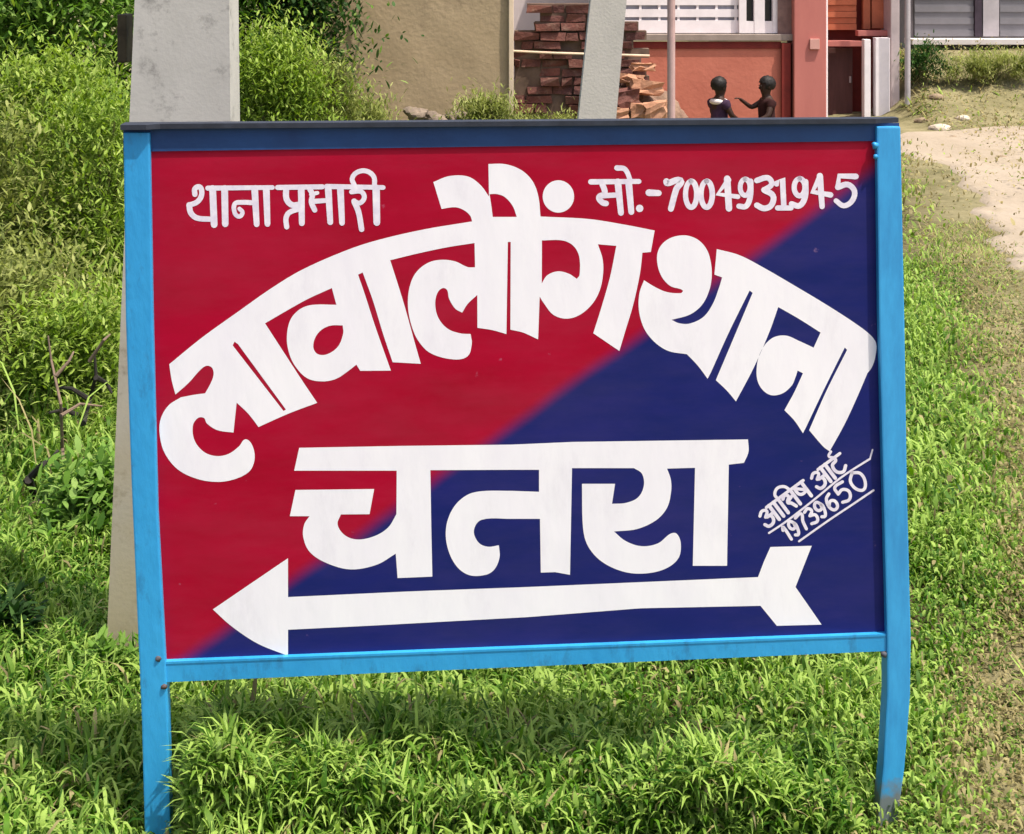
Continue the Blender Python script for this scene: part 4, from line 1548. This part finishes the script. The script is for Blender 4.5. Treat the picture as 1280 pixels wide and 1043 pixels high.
def shrub(name, px, D, h, rx, ry, n, ll, lw, pal, label, cat='bush', group=None, nclump=40, droop=0.9, seed=0, dz=0.0, spread=None):
    r = np.random.default_rng(100 + seed)
    x0 = (px - CX) / F * D
    g = float(ground_z(x0, D)) + dz
    root = empty(name, (x0, D, g), label, cat, group)
    # stems
    bm = bmesh.new()
    cl = []
    n = int(n * 2.7)
    ll, lw = ll * 0.6, lw * 0.62
    for k in range(nclump):
        a = r.random() * 6.283
        rad = math.sqrt(r.random())
        zt = h * (0.12 + 0.88 * r.random() ** 0.8)
        shrink = math.sqrt(max(0.05, 1 - (zt / h) ** 2 * 0.8))
        cl.append((rad * rx * math.cos(a) * shrink, rad * ry * math.sin(a) * shrink, zt))
    for k in range(min(14, nclump)):
        c = cl[k]
        mid = (c[0] * 0.35, c[1] * 0.35, c[2] * 0.55)
        tube(bm, [(c[0] * 0.1, c[1] * 0.1, -0.05), mid, c], [0.006 + 0.007 * h, 0.004 + 0.004 * h, 0.003], 6)
    me = bpy.data.meshes.new('stem')
    bm.to_mesh(me)
    bm.free()
    link_mesh('stem', me, M_stem, root)
    C = np.array(cl)
    which = r.integers(0, nclump, n)
    spread = spread or 0.16 * h + 0.05
    off = r.normal(0, 1, (n, 3)) * spread * np.array([0.62, 0.62, 0.5]) * (0.5 + r.random((n, 1)))
    pos = C[which] + off
    pos[:, 2] = np.abs(pos[:, 2])
    tone = r.random(nclump)[which]
    pal = [np.array(c) for c in pal]
    u = np.clip(0.6 * tone + 0.55 * r.random(n) - 0.08, 0, 1)[:, None]
    tint = np.where(u < 0.5, pal[0] * (1 - 2 * u) + pal[1] * 2 * u, pal[1] * (2 - 2 * u) + pal[2] * (2 * u - 1))
    ln = ll * (0.6 + 0.8 * r.random(n))
    me = blade_mesh('foliage', pos, ln, lw * (0.6 + 0.8 * r.random(n)), r.random(n) * 6.283, 0.3 + r.random(n) * 1.3, droop * r.random(n), tint, wprof=(0.35, 1.0, 0.85))
    link_mesh('foliage', me, M_leaf, root)
    return root


YELG = [(0.09, 0.165, 0.018), (0.24, 0.345, 0.045), (0.44, 0.52, 0.15)]
OLIVE = [(0.10, 0.13, 0.03), (0.25, 0.285, 0.07), (0.43, 0.45, 0.17)]
GREEN = [(0.05, 0.12, 0.018), (0.14, 0.27, 0.035), (0.30, 0.43, 0.12)]
DARKG = [(0.012, 0.035, 0.008), (0.035, 0.085, 0.018), (0.10, 0.20, 0.05)]
GG = 'weeds and bushes on the left'
shrub('leafy_bush', 60, 7.6, 0.95, 0.42, 0.4, 5200, .075, .020, YELG, 'yellow green bush at the upper left edge of the view', group=GG, seed=1)
shrub('leafy_bush', 128, 6.6, 0.85, 0.28, 0.35, 4200, .07, .018, YELG, 'yellow green bush touching the left side of the broad concrete pole', group=GG, seed=2)
shrub('leafy_bush', -40, 6.4, 0.80, 0.5, 0.4, 4200, .075, .02, OLIVE, 'olive bush half cut off by the left edge', group=GG, seed=3)
shrub('leafy_bush', 30, 5.2, 0.50, 0.35, 0.3, 3600, .06, .016, OLIVE, 'low olive weed clump in front of the yellow green bushes', 'weed', GG, seed=4)
shrub('leafy_bush', 105, 4.9, 0.42, 0.22, 0.25, 2800, .055, .015, YELG, 'low yellowish weed clump left of the broad concrete pole', 'weed', GG, seed=5)
shrub('leafy_bush', 60, 11.5, 2.1, 0.75, 0.6, 5200, .13, .045, GREEN, 'tall green bush behind the yellow ones at the top left', group=GG, seed=6)
shrub('leafy_bush', -70, 12.5, 2.6, 1.0, 0.7, 5200, .15, .05, DARKG, 'tallest and darkest bush in the top left corner', group=GG, seed=7)
shrub('leafy_bush', 140, 12.8, 2.4, 0.7, 0.6, 4200, .13, .045, GREEN, 'green bush rising beside the top of the broad concrete pole', group=GG, seed=8)
shrub('leafy_bush', 335, 10.4, 1.02, 0.36, 0.4, 4600, .085, .022, YELG, 'bright yellow green bush right of the broad concrete pole', group=GG, seed=9)
shrub('leafy_bush', 395, 10.9, 0.72, 0.36, 0.3, 3600, .09, .018, OLIVE, 'olive straggly bush before the tan mud wall', group=GG, seed=10)
shrub('leafy_bush', 372, 12.6, 1.75, 0.32, 0.25, 3200, .12, .04, DARKG, 'dark bush against the left part of the tan mud wall', group=GG, seed=11)
shrub('leafy_bush', 300, 12.6, 2.2, 0.5, 0.3, 4200, .12, .045, GREEN, 'mid green bush behind the bright one right of the pole', group=GG, seed=12)
shrub('leafy_bush', 455, 11.8, 0.42, 0.3, 0.25, 1800, .10, .016, OLIVE, 'low tuft of olive weeds at the foot of the tan wall', 'weed', GG, seed=13)
shrub('leafy_bush', 605, 12.4, 0.40, 0.35, 0.25, 1900, .10, .016, OLIVE, 'low olive weeds below the painted sunlit corner strip', 'weed', GG, seed=14)
shrub('leafy_bush', 680, 13.0, 0.22, 0.5, 0.15, 1200, .09, .016, OLIVE, 'thin weeds at the foot of the ruined brick wall', 'weed', GG, seed=15)
shrub('leafy_bush', 2, 3.30, 0.09, 0.06, 0.10, 420, .06, .026, DARKG, 'broad leaved weed darkened to stand for a shadowed gap at the lower left edge', 'weed', GG, nclump=16, seed=16, spread=0.03)  # dark leaf colours carry the shade of a gap in the grass
shrub('leafy_bush', 112, 4.0, 0.16, 0.08, 0.10, 500, .07, .026, GREEN, 'green broad leaved weed left of the foot of the concrete pole', 'weed', GG, nclump=14, seed=17)
shrub('leafy_bush', 1152, 15.7, 0.35, 0.25, 0.2, 900, .08, .02, DARKG, 'dark low bush in the hollow below the shed corner', 'bush', nclump=14, seed=18)
shrub('leafy_bush', 1240, 15.6, 0.28, 0.6, 0.4, 2200, .09, .014, OLIVE, 'dry olive scrub on the bank below the shutters', 'bush', nclump=30, seed=19)


shrub('leafy_bush', 150, 3.10, 0.10, 0.10, 0.05, 420, .05, .014, GREEN, 'small green weed at the very foot of the broad concrete pole', 'weed', GG, nclump=12, seed=20, spread=0.03)


def twigs(name, pts_list, D, r0, m, label, cat):
    c = at(*pts_list[0][0], D)
    root = empty(name, c, label, cat)
    for pts in pts_list:
        bm = bmesh.new()
        P = [at(x, y, D + random.uniform(-.1, .1)) for x, y in pts]
        tube(bm, P, [r0 * (1 - 0.6 * i / (len(P) - 1)) for i in range(len(P))], 7)
        finish('branch', bm, m, root)


twigs('dead_branch', [[(80, 600), (78, 560), (76, 505), (64, 450), (60, 420)], [(76, 520), (100, 505), (128, 508)], [(70, 470), (86, 452), (92, 440)], [(112, 452), (130, 425), (138, 418)]], 4.35, 0.006, M_twig, 'dead brown twigs standing in the weeds left of the concrete pole', 'branch')
twigs('dead_branch', [[(104, 530), (112, 500), (120, 470), (118, 440)], [(112, 500), (90, 486), (70, 484)], [(120, 472), (134, 480), (140, 492)], [(98, 520), (80, 512), (62, 516)]], 4.55, 0.009, M_twigd, 'tangle of dark dead stems beside the concrete pole at mid height', 'branch')
twigs('fallen_stick', [[(34, 602), (52, 582), (72, 564)], [(36, 600), (44, 622), (56, 634)]], 4.1, 0.012, M_twigd, 'dark forked stick lying in the grass at the left', 'stick')

# litter of grey debris at the foot of the tan wall
M_deb = mat('grey_debris', (0.22, 0.17, 0.13), 0.95, scale=9, var=0.5)
for i, (x, y, r, lb) in enumerate(((545, 138, .13, 'biggest grey clod below the tan wall'), (520, 128, .10, 'flat grey clod left of the biggest one below the tan wall'), (572, 132, .09, 'grey clod right of the biggest one below the tan wall'), (558, 150, .08, 'small grey clod in front of the biggest one below the tan wall'))):
    D = 12.9 - 0.1 * i
    p = at(x, y, D)
    p.z = max(p.z - 0.10, 0.01)
    r *= 0.8
    bm = bmesh.new()
    bmesh.ops.create_icosphere(bm, subdivisions=3, radius=r)
    for v in bm.verts:
        k = 1 + 0.25 * math.sin(v.co.x / r * 3 + i) * math.cos(v.co.z / r * 3 + i) + random.uniform(-.08, .08)
        v.co = Vector((v.co.x * 1.3 * k, v.co.y * k, v.co.z * 0.8 * k))
    me = bpy.data.meshes.new('clod')
    bm.to_mesh(me)
    bm.free()
    o = link_mesh('clod', me, M_deb)
    o.location = p
    tag(o, lb, 'clod', 'clods below the tan wall')
